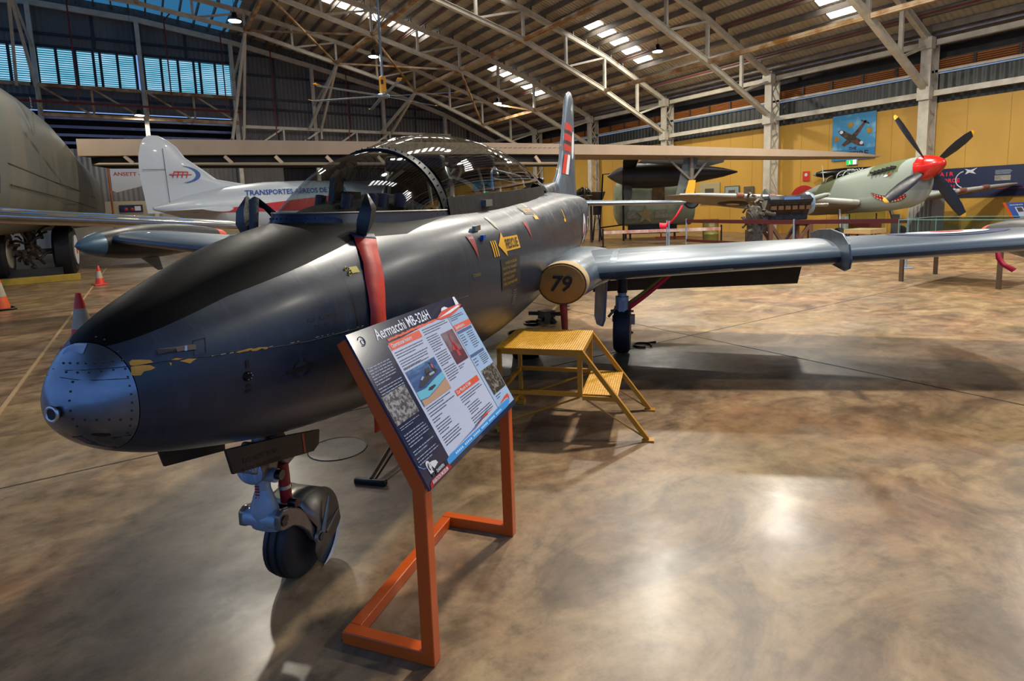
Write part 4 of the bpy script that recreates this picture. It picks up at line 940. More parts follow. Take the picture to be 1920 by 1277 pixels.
art('pilot_face_shade', P['ink'], lambda m: (m.poly([TB_(.055+.036*x, .058+.036*y, z4) for x, y in ((-.3, .1), (-.12, .42), (.1, .44), (-.02, .3), (-.1, .0), (.0, -.32), (-.2, -.2))]), lrect(m, TB_, .0575, .061, .064, .066, z4), lrect(m, TB_, .063, .066, .0635, .0655, z4), lrect(m, TB_, .059, .064, .0515, .053, z4), m.poly([TB_(.055+.036*x, .058+.036*y, z4) for x, y in ((-.34, -.55), (-.2, -.5), (-.05, -.8), (-.3, -.95))])))
art('ghost_pilot_head', flat('badge_grey', '#4E5A70', .4), lambda m: (m.torus(TB_(.058, .556, z2), nv, .018, .0015, 16, 4, -2.2, 2.6), m.torus(TB_(.062, .552, z2), nv, .010, .0012, 14, 4)))

# ================================================================== yellow access step
P['stepyel'] = mat('yellow_enamel', '#BE8414', .4, 0, sc=5, c2='#9E6C14', coat=.15)
def tread_mat():
    t = NT('chequer_plate_yellow'); v = t.co((1, 1, 1)); wv = t.n('ShaderNodeTexWave'); wv.inputs['Scale'].default_value = 13; wv.inputs['Distortion'].default_value = 0; wv.bands_direction = 'Y'; t.l(v, wv.inputs['Vector'])
    w2 = t.n('ShaderNodeTexWave'); w2.inputs['Scale'].default_value = 19; w2.bands_direction = 'X'; t.l(v, w2.inputs['Vector'])
    h = t.math('MULTIPLY', wv.outputs['Fac'], w2.outputs['Fac']); n = t.noise(v, 30, 3)
    t.set(col=t.mix(t.ramp(n, [(.35, 0.), (.7, 1.)]), '#D29A1E', '#B57E16'), rough=.42); t.bump(h, .7, .006); return t.m
stp = thing('step_platform', 'yellow two-tread steel maintenance step beside the jet', 'step', (2.7309, 2.6274, 0), math.atan2(-.73794, .67486))
# local x towards the low end of the step, local y across it
Yw = .622
def S(x, y, z): return V((x, y, z))
fr = MB()
for y in (.015, Yw-.015):
    fr.bar(S(-1.03, y, .04), S(-1.03, y, .61), .03, .03, (1, 0, 0))
for y in (.015, Yw-.015):
    fr.bar(S(-1.03, y, .30), S(-.44, y, .30), .03, .03); fr.bar(S(-1.04, y, .595), S(-.44, y, .595), .03, .04); fr.bar(S(-.44, y, .28), S(-.20, y, .28), .03, .03)
fr.bar(S(-1.03, .02, .595), S(-1.03, Yw-.02, .595), .03, .04).bar(S(-.445, .02, .595), S(-.445, Yw-.02, .595), .03, .04).bar(S(-1.03, 0, .10), S(-1.03, Yw, .10), .03, .03).bar(S(-1.03, 0, .30), S(-1.03, Yw, .30), .03)
fr.build('frame', P['stepyel'], stp, bevel=.002)
for y in (.015, Yw-.015):
    MB().bar(S(-.455, y, .29), S(-.455, y, .60), .032, .032, (1, 0, 0)).build('leg', P['stepyel'], stp)
    MB().bar(S(-.45, y, .612), S(-.005, y, .012), .03, .035, (0, 1, 0)).box(S(.0, y, .006), (.08, .06, .012)).build('leg', P['stepyel'], stp)
    MB().box(S(-1.03, y, .02), (.06, .06, .04)).build('foot', P['stepyel'], stp)
    MB().tube([S(-1.03, y, .06), S(-.46, y, .28)], .007, 6).build('brace', P['stepyel'], stp); MB().tube([S(-.44, y, .28), S(-.02, y, .02)], .006, 6).build('brace', P['stepyel'], stp)
tm = tread_mat()
MB().box(S(-.74, Yw/2, .617), (.62, Yw+.01, .008)).build('top_tread', tm, stp); MB().box(S(-.325, Yw/2, .301), (.25, Yw-.04, .008)).build('lower_tread', tm, stp)

# ================================================================== covers and streamers hung on the jet
JM = Matrix.Translation((.4, 2.522, 0)) @ Matrix.Rotation(radians(42.9), 4, 'Z') @ Matrix.Rotation(radians(1.1), 4, 'X')
def onjet(mb): mb.v = [tuple(JM @ V(p)) for p in mb.v]; return mb
def rebase(mb, loc): l = V(loc); mb.v = [tuple(V(p)-l) for p in mb.v]; return mb
P['vinyl'] = mat('black_vinyl', '#121112', .38, 0, .3, 9, bump=.4, bsc=14)
def hood(sd, label, streamer=True):
    base = JM @ surf(.25, 1.515, .01, sd)
    h = thing('pitot_cover', label, 'cover', base)
    p0 = lambda s, p, z: J(s, sd*p, z)
    m = MB()
    m.loft([[p0(.235, .275, 1.525), p0(.285, .262, 1.535), p0(.30, .30, 1.52), p0(.245, .315, 1.505)], [p0(.225, .285, 1.575), p0(.30, .268, 1.585), p0(.315, .325, 1.575), p0(.235, .34, 1.56)], [p0(.24, .295, 1.625), p0(.315, .28, 1.635), p0(.325, .33, 1.63), p0(.25, .345, 1.62)], [p0(.275, .305, 1.690), p0(.285, .303, 1.692), p0(.288, .312, 1.690), p0(.278, .314, 1.689)]])
    o = rebase(onjet(m), base).build('hood', P['vinyl'], h, angle=70)
    if sd < 0:
        m = MB().loft([[p0(.24, .28, 1.53), p0(.28, .27, 1.54), p0(.28, .255, 1.54), p0(.24, .265, 1.53)], [p0(.27, .31, 1.66), p0(.29, .30, 1.67), p0(.32, .27, 1.68), p0(.30, .28, 1.69)], [p0(.36, .28, 1.63), p0(.40, .27, 1.63), p0(.42, .25, 1.61), p0(.38, .26, 1.62)], [p0(.39, .25, 1.575), p0(.42, .245, 1.58), p0(.43, .235, 1.575), p0(.40, .24, 1.57)]])
        rebase(onjet(m), base).build('hood_flap', P['vinyl'], h, angle=70)
    pts = [(.262, 1.512), (.245, 1.49), (.225, 1.465), (.20, 1.435), (.17, 1.39), (.14, 1.33), (.12, 1.27), (.105, 1.2), (.10, 1.12), (.095, 1.05)]
    if not streamer: pts = pts[:4]
    a, b = [], []; tw = .052
    for i, (s, z) in enumerate(pts):
        q1 = surf(s-tw, z+.01, .008+.004*sin(i*2.1), sd); q2 = surf(s+tw, z-.004, .008+.004*sin(i*1.4+1), sd); a.append(q1); b.append(q2)
    if streamer:
        yb = a[-1].y
        for i, z in enumerate((.98, .90, .82, .74, .70)):
            a.append(V((.095-tw, yb, z))); b.append(V((.095+tw, yb-.01, z-.01)))
    m = MB().strip(a[:2], b[:2]); c = rebase(onjet(m), base).build('band', mat('navy_webbing', '#151B33', .5, 0, .2, 9), h, flip=False)
    c.modifiers.new('thick', 'SOLIDIFY').thickness = .004
    m = MB().strip(a[1:], b[1:]); c = rebase(onjet(m), base).build('streamer', P['red'], h, flip=False, angle=80)
    c.modifiers.new('thick', 'SOLIDIFY').thickness = .003
    return h
hood(1, 'black vinyl pitot cover with long red streamer on the near side of the jet', True)
hood(-1, 'black vinyl pitot cover on the far side of the jet nose', False)
# intake blank with its number
icl = JM @ J(2.5, .80, .80)
ic = thing('intake_cover', 'tan canvas intake cover numbered 79 on the jet wing root', 'cover', icl)
def ell(s, ry, rz, n=36, y=.80, z=.987): return [J(s, y+ry*cos(2*pi*k/n), z+rz*sin(2*pi*k/n)) for k in range(n)]
rebase(onjet(MB().loft([ell(2.74, .202, .170), ell(2.71, .208, .176), ell(2.56, .199, .167), ell(2.54, .191, .160)], True, False)), icl).build('cover_rim', P['canvas2'], ic)
rebase(onjet(MB().loft([ell(2.545, .193, .162), ell(2.53, .185, .155), ell(2.515, .12, .10), ell(2.51, .02, .016)])), icl).build('cover_face', P['canvas'], ic)
rebase(onjet(MB().tube([ell(2.545, .197, .165)[k] for k in range(36)]+[ell(2.545, .197, .165)[0]], .006, 6)), icl).build('piping', mat('dark_piping', '#5E421A', .7), ic)
rebase(onjet(MB().text('79', .175, lambda x, y: J(2.504, .79+x, .987+y), 'CENTER', .022, 1.0, .22)), icl).build('number', P['ink'], ic, flip=False)
a = [J(2.6+.01*i, .80-.03+.004*i, .825-.068*i) for i in range(7)]; b = [J(2.605+.01*i, .80+.035-.0*i, .823-.068*i) for i in range(7)]
c = rebase(onjet(MB().strip(a, b)), icl).build('streamer', mat('dull_red_webbing', '#8E2E1C', .6, 0, .25, 9), ic, flip=False); c.modifiers.new('thick', 'SOLIDIFY').thickness = .004
# gear-lock strap from main leg to wing
gl_ = JM @ J(4.0, 1.25, .5)
gsr = thing('gear_lock_streamer', 'red and yellow strap running from the near main wheel leg up to the wing', 'strap', gl_)
a = [J(4.0-.0*i, 1.26+.075*i, .56+.055*i+.006*i*i*.3) for i in range(8)]; b = [p+V((0, 0, -.055)) for p in a]; c_ = [p+V((.0, 0, .045)) for p in a]
o = rebase(onjet(MB().strip(a, b)), gl_).build('red_strap', P['pink'], gsr, flip=False); o.modifiers.new('thick', 'SOLIDIFY').thickness = .003
o = rebase(onjet(MB().strip(c_, a)), gl_).build('yellow_strap', mat('dull_yellow_strap', '#8A7A2A', .6, 0, .3, 9), gsr, flip=False); o.modifiers.new('thick', 'SOLIDIFY').thickness = .003
# ================================================================== things on the floor near the jet
tb = thing('push_broom', 'black T-shaped floor broom lying on the concrete behind the sign', 'broom', (.995, 3.18, 0))
MB().bar((-.075, .07, .018), (.065, -.08, .018), .035, .034).build('head', P['gloss'], tb, bevel=.006)
MB().tube([(0, 0, .03), (.33, .36, .13)], .012, 8).build('handle', mat('brown_red_pole', '#33211A', .5, .2, sc=30, c2='#7A1E18', thr=(.6, .66)), tb)
MB().tube([(.02, -.02, .03), (.345, .31, .12)], .007, 8).build('stay', P['gloss'], tb)
fl = MB(); fl.add([(.0, .0, .0015)]+[(.19*cos(2*pi*k/40), .19*sin(2*pi*k/40), .0015) for k in range(40)], [(0, 1+k, 1+(k+1) % 40) for k in range(40)])
o = fl.build('floor_cover', mat('worn_floor_cap', '#A39A88', .3, .2, .3, 5)); o.location = (.98, 3.82, 0); tag(o, 'round concrete inspection cover flush in the floor under the jet', 'cover')
MB().torus((0, 0, .0015), (0, 0, 1), .195, .004, 40, 5).build('rim', P['ink'], o)
bk = thing('bucket', 'black bucket on the floor under the jet belly left of the yellow step', 'bucket', (3.35, 5.0, 0))
MB().lathe([(0, .14), (.01, .145), (.26, .19), (.26, .18), (.02, .13)], (0, 0, 0), (0, 0, 1), 28).build('body', P['gloss'], bk); MB().torus((0, 0, .26), (0, 0, 1), .188, .007, 28, 6).build('rim', P['gearsteel'], bk)
# tow head / drain fitting hanging between step and intake
tg = thing('tow_bar', 'brown steel tow bar with a ring end lying behind the yellow step', 'tow bar', (4.6, 6.3, 0))
MB().tube([(-.0, 0, .10), (.9, .55, .28)], .05, 12).build('tube', mat('rusty_brown', '#8A6A2E', .6, .2, .4, 8), tg)
MB().torus((-.32, -.1, .05), (0, 0, 1), .11, .02, 24, 8).bar((-.22, -.08, .06), (0, 0, .1), .06, .05).build('eye', P['gloss'], tg)
MB().box((-.03, -.02, .10), (.18, .16, .16)).bar((-.2, .16, .14), (.1, -.2, .14), .05).cyl((.0, -.05, .08), (.05, -.12, .0), .05).build('hitch', mat('dark_brown_casting', '#3A2C20', .5, .3, .3, 20), tg)
MB().bar((.42, .26, .2), (.65, .22, .45), .04).bar((.5, .2, .3), (.45, .1, .16), .035).build('jack_leg', P['gloss'], tg)
def hose(loc, label, r, rz):
    m = MB(); m.torus((0, 0, .012), (0, 0, 1), r, .011, 24, 6, 0, 5.4).tube([(r, 0, .012), (r+.1, -.08, .012)], .011, 6)
    o = m.build('air_hose', P['gloss']); o.location = loc; o.rotation_euler = (0, 0, rz); o.scale = (1, 1, 1); tag(o, label, 'hose', 'looped hoses by the wheel')
hose((4.62, 4.52, 0), 'black hose loop on the floor nearest the near main wheel tyre', .10, .4); hose((4.9, 5.1, 0), 'black hose loop on the floor a little behind the near main wheel', .10, 1.0)
# traffic cones
P['conered'] = mat('cone_red', '#D2341C', .45, 0, .2, 6); P['coneor'] = mat('cone_orange', '#D4541A', .45, 0, .2, 6); P['conewh'] = mat('cone_reflective', '#A59A84', .5, 0, .2, 9)
def cone(loc, label, hgt, m, base):
    c = thing('traffic_cone', label, 'traffic cone', loc, .3, 'traffic cones on the left')
    r = lambda z: .155*hgt/.7*(1-z/hgt*.80)
    MB().box((0, 0, .018), (.42*hgt/.7, .42*hgt/.7, .036)).build('base', base, c, bevel=.01)
    MB().lathe([(.03, r(.03)), (hgt*.36, r(hgt*.36))], (0, 0, 0), (0, 0, 1), 24).build('lower_body', m, c); MB().lathe([(hgt*.36, r(hgt*.36)), (hgt*.72, r(hgt*.72))], (0, 0, 0), (0, 0, 1), 24).build('reflective_band', P['conewh'], c)
    MB().lathe([(hgt*.72, r(hgt*.72)), (hgt-.01, r(hgt)), (hgt, r(hgt)*.8), (hgt, .01)], (0, 0, 0), (0, 0, 1), 24).build('tip', m, c)
cone((-2.42, 14.3, 0), 'orange traffic cone with dark base at the left edge of the picture', .72, P['coneor'], P['gloss'])
cone((-.775, 9.1, 0), 'red and white traffic cone standing just behind the jet nose', .71, P['conered'], P['conered'])
cone((-1.05, 17.9, 0), 'red and white traffic cone under the far wing tip tank beside the bomber wheel', .50, P['conered'], P['conered'])
# ================================================================== fighter with the shark mouth (local x aft from the propeller, y starboard, z up)
yw = radians(32.65)
uX = V((-sin(radians(6))*cos(yw)+cos(radians(6))*sin(yw), sin(radians(6))*sin(yw)+cos(radians(6))*cos(yw), 0))
HUB = V((18.03, 7.11, 0)); PIT = radians(9.2)
spit = thing('fighter_aircraft', 'grey green propeller fighter with shark mouth and red spinner by the yellow wall', 'aircraft', HUB, math.atan2(uX.y, uX.x))
def T_(s, p, z): return V((s*cos(PIT)+(z)*sin(PIT)*0, -p, 2.30 - s*sin(PIT) + z))   # z measured from the thrust line
def camo():
    t = NT('grey_green_camouflage'); tc = t.n('ShaderNodeTexCoord'); sx = t.n('ShaderNodeSeparateXYZ'); t.l(tc.outputs['Object'], sx.inputs[0])
    n = t.noise(t.co((1, .6, 1)), .9, 1, .4); c = t.mix(t.ramp(n, [(.5, 0.), (.53, 1.)]), '#8A958C', '#5A6149')
    pn = t.math('MULTIPLY', t.math('GREATER_THAN', t.math('ADD', sx.outputs[2], t.math('MULTIPLY', sx.outputs[0], .05)), 2.25), t.math('MULTIPLY', t.math('GREATER_THAN', sx.outputs[0], .5), t.math('LESS_THAN', sx.outputs[0], 1.65)))
    c = t.mix(pn, c, '#59613F'); low = t.math('LESS_THAN', t.math('ADD', sx.outputs[2], t.math('MULTIPLY', sx.outputs[0], .1)), 1.72); c = t.mix(low, c, '#98A29A')
    t.set(col=c, rough=.45, metal=.05); return t.m
P['camo'] = camo(); P['camogrey'] = mat('light_grey_paint', '#9AA39C', .45, 0, .15, 3); P['tanunder'] = mat('tan_grey_underside', '#8A7F6C', .5, 0, .2, 2); P['spred'] = flat('spinner_red', '#C41F17', .22, coat=.5)
def oval(s, w, zt_, zb_, n=24, e=.76): return [T_(s, w*math.copysign(abs(cos(2*pi*k/n))**e, cos(2*pi*k/n)), (zt_+zb_)/2+(zt_-zb_)/2*math.copysign(abs(sin(2*pi*k/n))**e, sin(2*pi*k/n))) for k in range(n)]
FS = [(.04, .33, .33, -.40), (.12, .38, .34, -.82), (.25, .41, .35, -.94), (.6, .43, .39, -1.0), (1.1, .45, .43, -.98), (1.7, .45, .46, -.92), (2.3, .45, .48, -.85), (2.9, .44, .48, -.78), (3.6, .42, .46, -.7), (4.4, .36, .44, -.52), (5.4, .28, .34, -.36), (6.6, .18, .22, -.2), (7.6, .09, .12, -.08), (8.1, .03, .05, -.02)]
def sfw(s):
    for a, b in zip(FS, FS[1:]):
        if a[0] <= s <= b[0]:
            k = (s-a[0])/(b[0]-a[0]); return [x+(y-x)*k for x, y in zip(a[1:], b[1:])]
    return FS[-1][1:]
fz = MB().loft([oval(*q) for q in FS]).build('fuselage', P['camo'], spit, angle=60)
MB().lathe([(.04, .345), (-.08, .33), (-.25, .275), (-.42, .20), (-.55, .12), (-.62, .05), (-.64, .004)], T_(0, 0, 0), T_(1, 0, 0)-T_(0, 0, 0), 32).build('spinner', P['spred'], spit, angle=60)
def sside(s, z, off=.006, side=1):
    w, t_, b = sfw(s); zc = (t_+b)/2; h = (t_-b)/2; k = min(abs(z-zc)/h, .999); return T_(s, side*(w*max(1-k**(2/.76), 0)**(.38)+off), z)
axd = (T_(1, 0, 0)-T_(0, 0, 0)).normalized(); yd = V((0, -1, 0)); zd = axd.cross(yd) if axd.cross(yd).z > 0 else -axd.cross(yd)
def blade(ang, lab=None):
    # ang measured from up towards port, seen from ahead
    d = zd*cos(ang)+yd*sin(ang); tg_ = zd*(-sin(ang))+yd*cos(ang); o = T_(-.14, 0, 0); rr = []
    for r, c_, tw in ((.30, .12, .7), (.42, .20, .65), (.65, .28, .55), (1.0, .31, .42), (1.35, .27, .33), (1.58, .20, .28), (1.66, .12, .26), (1.68, .04, .25)):
        a = (tg_*cos(tw)+axd*sin(tw)); b = (axd*cos(tw)-tg_*sin(tw)); rr.append([o+d*r+a*c_/2*cos(2*pi*k/10)+b*c_*.09*sin(2*pi*k/10) for k in range(10)])
    o_ = MB().loft(rr[:6]).build('propeller_blade', mat('blade_blue_black', '#191D25', .4, 0, .3, 6), spit, angle=60)
    MB().loft(rr[4:5]+rr[5:]).build('blade_tip', P['yel'], o_, angle=60) if False else MB().loft(rr[5:]).build('blade_tip', P['yel'], o_, angle=60)
for a in (-33, 57, 147, 237): blade(radians(a))
# exhaust stubs, shark mouth, intake, canopy
ex = MB()
for i in range(6): ex.bar(sside(.62+.15*i, .17, .0), sside(.72+.15*i, .20, .09), .075, .07)
for i in range(6): ex.bar(sside(.62+.15*i, .17, .0, -1), sside(.72+.15*i, .20, .09, -1), .075, .07)
ex.build('exhaust_stubs', mat('exhaust_dark', '#2C2D30', .5, .4, .3, 10), spit)
for sd in (1, -1):
    m = MB(); a, b = [], []
    for i in range(19):
        x = i/18; s = .22+1.20*x; a.append(sside(s, -.66+.26*x-.07*sin(pi*x), .008, sd)); b.append(sside(s, -.72+.30*x-.20*sin(pi*x)**.7, .008, sd))
    mo = m.strip(a, b).build('shark_mouth', flat('mouth_red', '#B01818', .4), spit, flip=False)
    te = MB()
    for i in range(12):
        x0, x1 = i/12+.01, (i+1)/12-.005; xm = (x0+x1)/2; L_ = lambda x, top: ((-.66+.26*x-.07*sin(pi*x)) if top else (-.72+.30*x-.20*sin(pi*x)**.7)); sS = lambda x: .22+1.20*x
        te.poly([sside(sS(x0), L_(x0, 1), .012, sd), sside(sS(x1), L_(x1, 1), .012, sd), sside(sS(xm), L_(xm, 1)*.5+L_(xm, 0)*.5+.01, .012, sd)])
        te.poly([sside(sS(x0), L_(x0, 0), .012, sd), sside(sS(x1), L_(x1, 0), .012, sd), sside(sS(xm), L_(xm, 0)*.62+L_(xm, 1)*.38, .012, sd)])
    te.build('teeth', flat('tooth_white', '#C9C3B0', .5), mo, flip=False)
    ol = MB().tube([p for p in a], .009, 5).tube([p for p in b], .009, 5); ol.build('mouth_outline', P['ink'], mo)
    MB().poly([sside(.78, -.02, .01, sd), sside(.92, .03, .01, sd), sside(.98, -.02, .01, sd), sside(.9, -.05, .01, sd)]).build('eye_mark', P['white'], mo, flip=False)
    MB().poly([sside(.72, -.01, .012, sd), sside(.80, .04, .012, sd), sside(.82, -.03, .012, sd)]).build('eye_red', P['roundred'], mo, flip=False)
MB().lathe([(0, .06), (.0, .12), (.5, .14), (1.0, .1)], T_(1.5, 0, -.72), axd, 18).build('carburettor_intake', P['camogrey'], spit)
cb = MB().loft([[T_(s, w*cos(pi*k/12), zb_+h*sin(pi*k/12)) for k in range(13)] for s, w, zb_, h in ((2.75, .25, .40, .06), (2.95, .27, .42, .18), (3.3, .28, .41, .24), (3.8, .27, .39, .21), (4.3, .2, .36, .12))], closed=False)
cb.build('canopy', thin_glass('fighter_glass', '#B8C4BC', .05), spit, angle=80, flip=False)
cfm = MB()
for s, w, zb_, h in ((2.95, .275, .42, .185), (3.25, .285, .41, .245), (3.8, .275, .39, .215)): cfm.tube([T_(s, w*cos(pi*k/12), zb_+h*sin(pi*k/12)) for k in range(13)], .014, 5)
cfm.build('canopy_frame', P['camo'], spit)
MB().box(T_(3.4, 0, .42), (.4, .3, .3)).build('cockpit_seat', P['gloss'], spit)
sfin = MB().loft([[T_(l+x*(t_-l), y_*2*.04, z) for x, y_ in UP] + [T_(l+x*(t_-l), -y_*2*.04, z) for x, y_ in reversed(UP[1:-1])] for z, l, t_ in ((0.0, 7.1, 8.3), (.3, 7.35, 8.45), (.65, 7.6, 8.42), (.9, 7.85, 8.3), (1.0, 8.0, 8.15))]).build('fin', P['camo'], spit, angle=60)
for sd in (1, -1):
    surf_ = []
    for y, l, c_, th in ((.3, 1.95, 2.45, .13), (.9, 1.95, 2.5, .13), (1.8, 1.98, 2.35, .12), (3.0, 2.1, 2.05, .11), (4.2, 2.28, 1.7, .1), (5.2, 2.5, 1.25, .08), (5.8, 2.75, .75, .06), (6.12, 2.98, .25, .04)):
        dz = -.62 + .105*(y-.3); surf_.append([T_(l+x*c_, sd*y, dz+v*th*c_*1.1) for x, v in UP] + [T_(l+x*c_, sd*y, dz-v*th*c_*.9) for x, v in reversed(UP[1:-1])])
    w_ = MB().loft(surf_).build('wing', P['tanunder'], spit, angle=60)
    le = MB(); a, b = [], []
    rr = []
    for y, l, c_ in ((.45, 1.95, 2.45), (.9, 1.95, 2.5), (1.8, 1.98, 2.35), (3.0, 2.1, 2.0), (4.2, 2.28, 1.6), (5.2, 2.5, 1.15), (5.8, 2.75, .7)):
        dz = -.62+.105*(y-.3)+.02; r_ = .085*c_/2.4; rr.append([T_(l+.04+r_*1.2*cos(2*pi*k/12), sd*y, dz+r_*sin(2*pi*k/12)) for k in range(12)])
    MB().loft(rr).build('leading_edge', mat('pale_leading_edge', '#B9BBB4', .4, 0, .1, 3), w_, angle=60)
    lb_ = MB()
    for y in (3.05, 4.0): lb_.loft([[T_(2.08+.0+.16*(y-3)+.04+.1*cos(2*pi*k/12), sd*yy, -.60+.105*(yy-.3)+.078*sin(2*pi*k/12)) for k in range(12)] for yy in (y, y+.22)])
    lb_.build('edge_bands', mat('brown_tape', '#8A5A4A', .5), w_)
    g = MB().tube([T_(1.95, sd*2.0, -.44), T_(1.3, sd*2.0, -.44), T_(1.1, sd*2.0, -.44)], [.09, .07, .035], 12).build('gun_fairing', P['camogrey'], w_)
    rd = MB(); yc, xc = 3.9, .5
    def wl(y, x, off):
        l = 2.1+.16*(y-3.0); c_ = 2.05-.32*(y-3); v = 5*(.2969*math.sqrt(x)-.126*x-.3516*x*x+.2843*x**3-.1036*x**4); return T_(l+x*c_, sd*y, -.62+.105*(y-.3)-v*.1*c_*.95-off)
    for nm, m_, r_, of in (('roundel_dark', P['ink'], .45, .012), ('roundel_pale', flat('roundel_cream', '#B9AD8C', .5), .2, .02)):
        rd = MB(); rd.add([wl(yc, xc, of)]+[wl(yc+r_*cos(2*pi*k/24), xc+.3*r_/.45*sin(2*pi*k/24), of) for k in range(24)], [(0, 1+k, 1+(k+1) % 24) for k in range(24)]); rd.build(nm, m_, w_, flip=False)
    # undercarriage
    lg = MB().cyl(T_(2.25, sd*.85, -.75), V((T_(2.0, 0, 0).x, -sd*.95, .35)), .05).build('main_leg', P['gearsteel'], spit)
    MB().lathe([(-.08, .2), (-.085, .27), (-.05, .32), (.05, .32), (.085, .27), (.08, .2)], (T_(2.0, 0, 0).x, -sd*1.0, .325), (0, 1, 0), 28).build('main_wheel', P['tyre'], spit); MB().lathe([(-.09, .01), (-.095, .2), (.095, .2), (.09, .01)], (T_(2.0, 0, 0).x, -sd*1.0, .325), (0, 1, 0), 20).build('wheel_hub', P['gearsteel'], spit)
    MB().box((T_(2.0, 0, 0).x, -sd*.86, .62), (.35, .03, .75)).build('leg_door', P['camogrey'], spit)
MB().tube([T_(4.3, 0, .45), T_(4.42, 0, 1.1)], [.02, .012], 6).build('aerial_mast', P['camogrey'], spit)
rn = MB().add([sside(5.3, .0, .01)]+[sside(5.3+.36*cos(2*pi*k/24), .0+.26*sin(2*pi*k/24), .01) for k in range(24)], [(0, 1+k, 1+(k+1) % 24) for k in range(24)]).build('roundel', P['bluepaint'], spit, flip=False)
lt = MB().text('A58', .2, lambda x, y: sside(3.0-x*.0+ (1.0-x), .2+y*.9, .01), 'CENTER'); 
MB().poly([sside(2.35, .23, .01), sside(2.75, .25, .01), sside(2.75, .36, .01), sside(2.35, .34, .01)]).build('blue_badge', flat('badge_blue', '#4F8FC0', .4), spit, flip=False)

# ================================================================== grey bomber on the left, its wing crossing the hall
bom = thing('bomber_aircraft', 'huge weathered grey bomber fuselage at the left with long tan wing across the hall', 'aircraft', (-3.8, 21, 0))
P['bomgrey'] = mat('weathered_grey_paint', '#3F4641', .5, .1, sc=1.0, c2='#5A5346', stretch=(1, 1, .18)); P['tan'] = mat('faded_tan_paint', '#A58F76', .55, 0, .18, 1.2, stretch=(1, 1, .5)); P['tan2'] = mat('pale_tan_paint', '#B7A58C', .5, 0, .12, 2)
B = lambda x, y, z: V((x+3.8, y-21, z))
rg = []
for y, xr, zt_, hw in ((13.4, -2.0, 4.58, 1.55), (16, -1.97, 4.75, 1.55), (18.7, -1.95, 4.92, 1.6), (23, -1.90, 5.02, 1.6), (25.5, -1.80, 4.8, 1.6), (27.3, -1.70, 4.5, 1.6), (31, -1.62, 4.3, 1.6), (35, -1.55, 4.1, 1.55), (37.5, -1.56, 3.9, 1.4)):
    zb_ = 1.35; xc = xr-hw; zc = (zt_+zb_)/2; h = (zt_-zb_)/2; e = .5; rg.append([B(xc+hw*math.copysign(abs(cos(2*pi*k/40))**e, cos(2*pi*k/40)), y, zc+h*math.copysign(abs(sin(2*pi*k/40))**.62, sin(2*pi*k/40))) for k in range(40)])
bf = MB().loft(rg).build('fuselage', P['bomgrey'], bom, angle=60)
ln = MB()
for z0, z1 in ((2.75, 2.75), (2.35, 2.3)): ln.tube([B(-1.99, 14.2, z0), B(-1.94, 20, z0), B(-1.81, 25, z1), B(-1.61, 31, z1-.1)], .012, 5)
ln.build('panel_line', P['ink'], bf)
mk = MB(); RR = random.Random(4)
for i in range(60): mk.quad(*[B(-1.955+.009*(y-16), y, z) for y, z in [(16.6+.09*i+a_, 3.55-.013*i+b_+.05*RR.random()*0) for a_, b_ in ((0, 0), (.05, 0), (.05, .10), (0, .10))]]) if RR.random() < .6 else None
for i in range(14): mk.quad(*[B(-1.95+.009*(y-16), y, z) for y, z in [(17.6+.12*RR.random()+a_, 3.75+.06*i+b_) for a_, b_ in ((0, 0), (.22, 0), (.22, .04), (0, .04))]])
mk.build('faded_lettering', mat('faded_stencil_dark', '#4A4A42', .6), bf, flip=False)
# wing: swept, drooping towards the tip; flap panel hanging under the near edge
RT = V((-1.75, 26.7, 0)); TP = V((21.9, 9.75, 0)); wd = (TP-RT).normalized(); wn = V((wd.y, -wd.x, 0)); wn = wn if wn.y < 0 else -wn   # wn: towards the camera side
def W3(t, c, z): p = RT + (TP-RT)*t + wn*c; return B(p.x, p.y, z)
wr = []
for t, z, c0, c1, th in ((0, 4.36, -6.5, .0, .62), (.15, 4.2, -5.8, .0, .55), (.35, 3.95, -4.9, .0, .46), (.55, 3.70, -4.0, .0, .38), (.75, 3.4, -3.1, .0, .32), (.9, 3.14, -2.5, .0, .22), (.97, 3.02, -2.0, -.1, .12), (1.0, 2.97, -1.4, -.5, .04)):
    wr.append([W3(t, c1, z+th*.5), W3(t, c1, z-th*.5), W3(t, (c0+c1)/2, z-th*.62), W3(t, c0+.3, z-th*.2), W3(t, c0, z), W3(t, (c0+c1)/2, z+th*.7)])
bw = MB().loft(wr).build('wing', P['tan'], bom, angle=30)
fl = MB()
for t0, t1 in ((.02, .62),):
    r0_ = [W3(t0, -.45, 3.86), W3(t0, .02, 3.72), W3(t0, -.02, 3.68), W3(t0, -.5, 3.80)]; r1_ = [W3(t1, -.45, 3.22), W3(t1, .02, 3.10), W3(t1, -.02, 3.06), W3(t1, -.5, 3.17)]
    fl.loft([r0_, r1_])
fb = fl.build('flap', P['tan2'], bom)
hg = MB()
for i in range(9):
    t = .06+.065*i; z = 4.30-1.13*t; hg.bar(W3(t, -.03, z-.25), W3(t+.006, -.2, z-.5), .05, .12)
hg.build('flap_hinges', P['tan2'], fb)
MB().loft([[W3(t, -.25, z) , W3(t, -1.2, z), W3(t, -1.2, z-.35), W3(t, -.25, z-.3)] for t, z in ((.01, 4.0), (.62, 3.42))]).build('flap_bay', flat('flap_bay_dark', '#17130F', .8), bom)
vg = MB()
for i in range(24):
    t = .03+.02*i; z = 4.70-1.25*t; vg.box(W3(t, -.6, z+.02), (.03, .12, .08), .6)
vg.build('vortex_tabs', P['ink'], bw)
st_ = MB()
for i in range(20): st_.quad(*[W3(.50+.006*i+a_, .012, 3.76-.0070*i+b_) for a_, b_ in ((0, 0), (.004, .02), (.004, .03), (0, .01))])
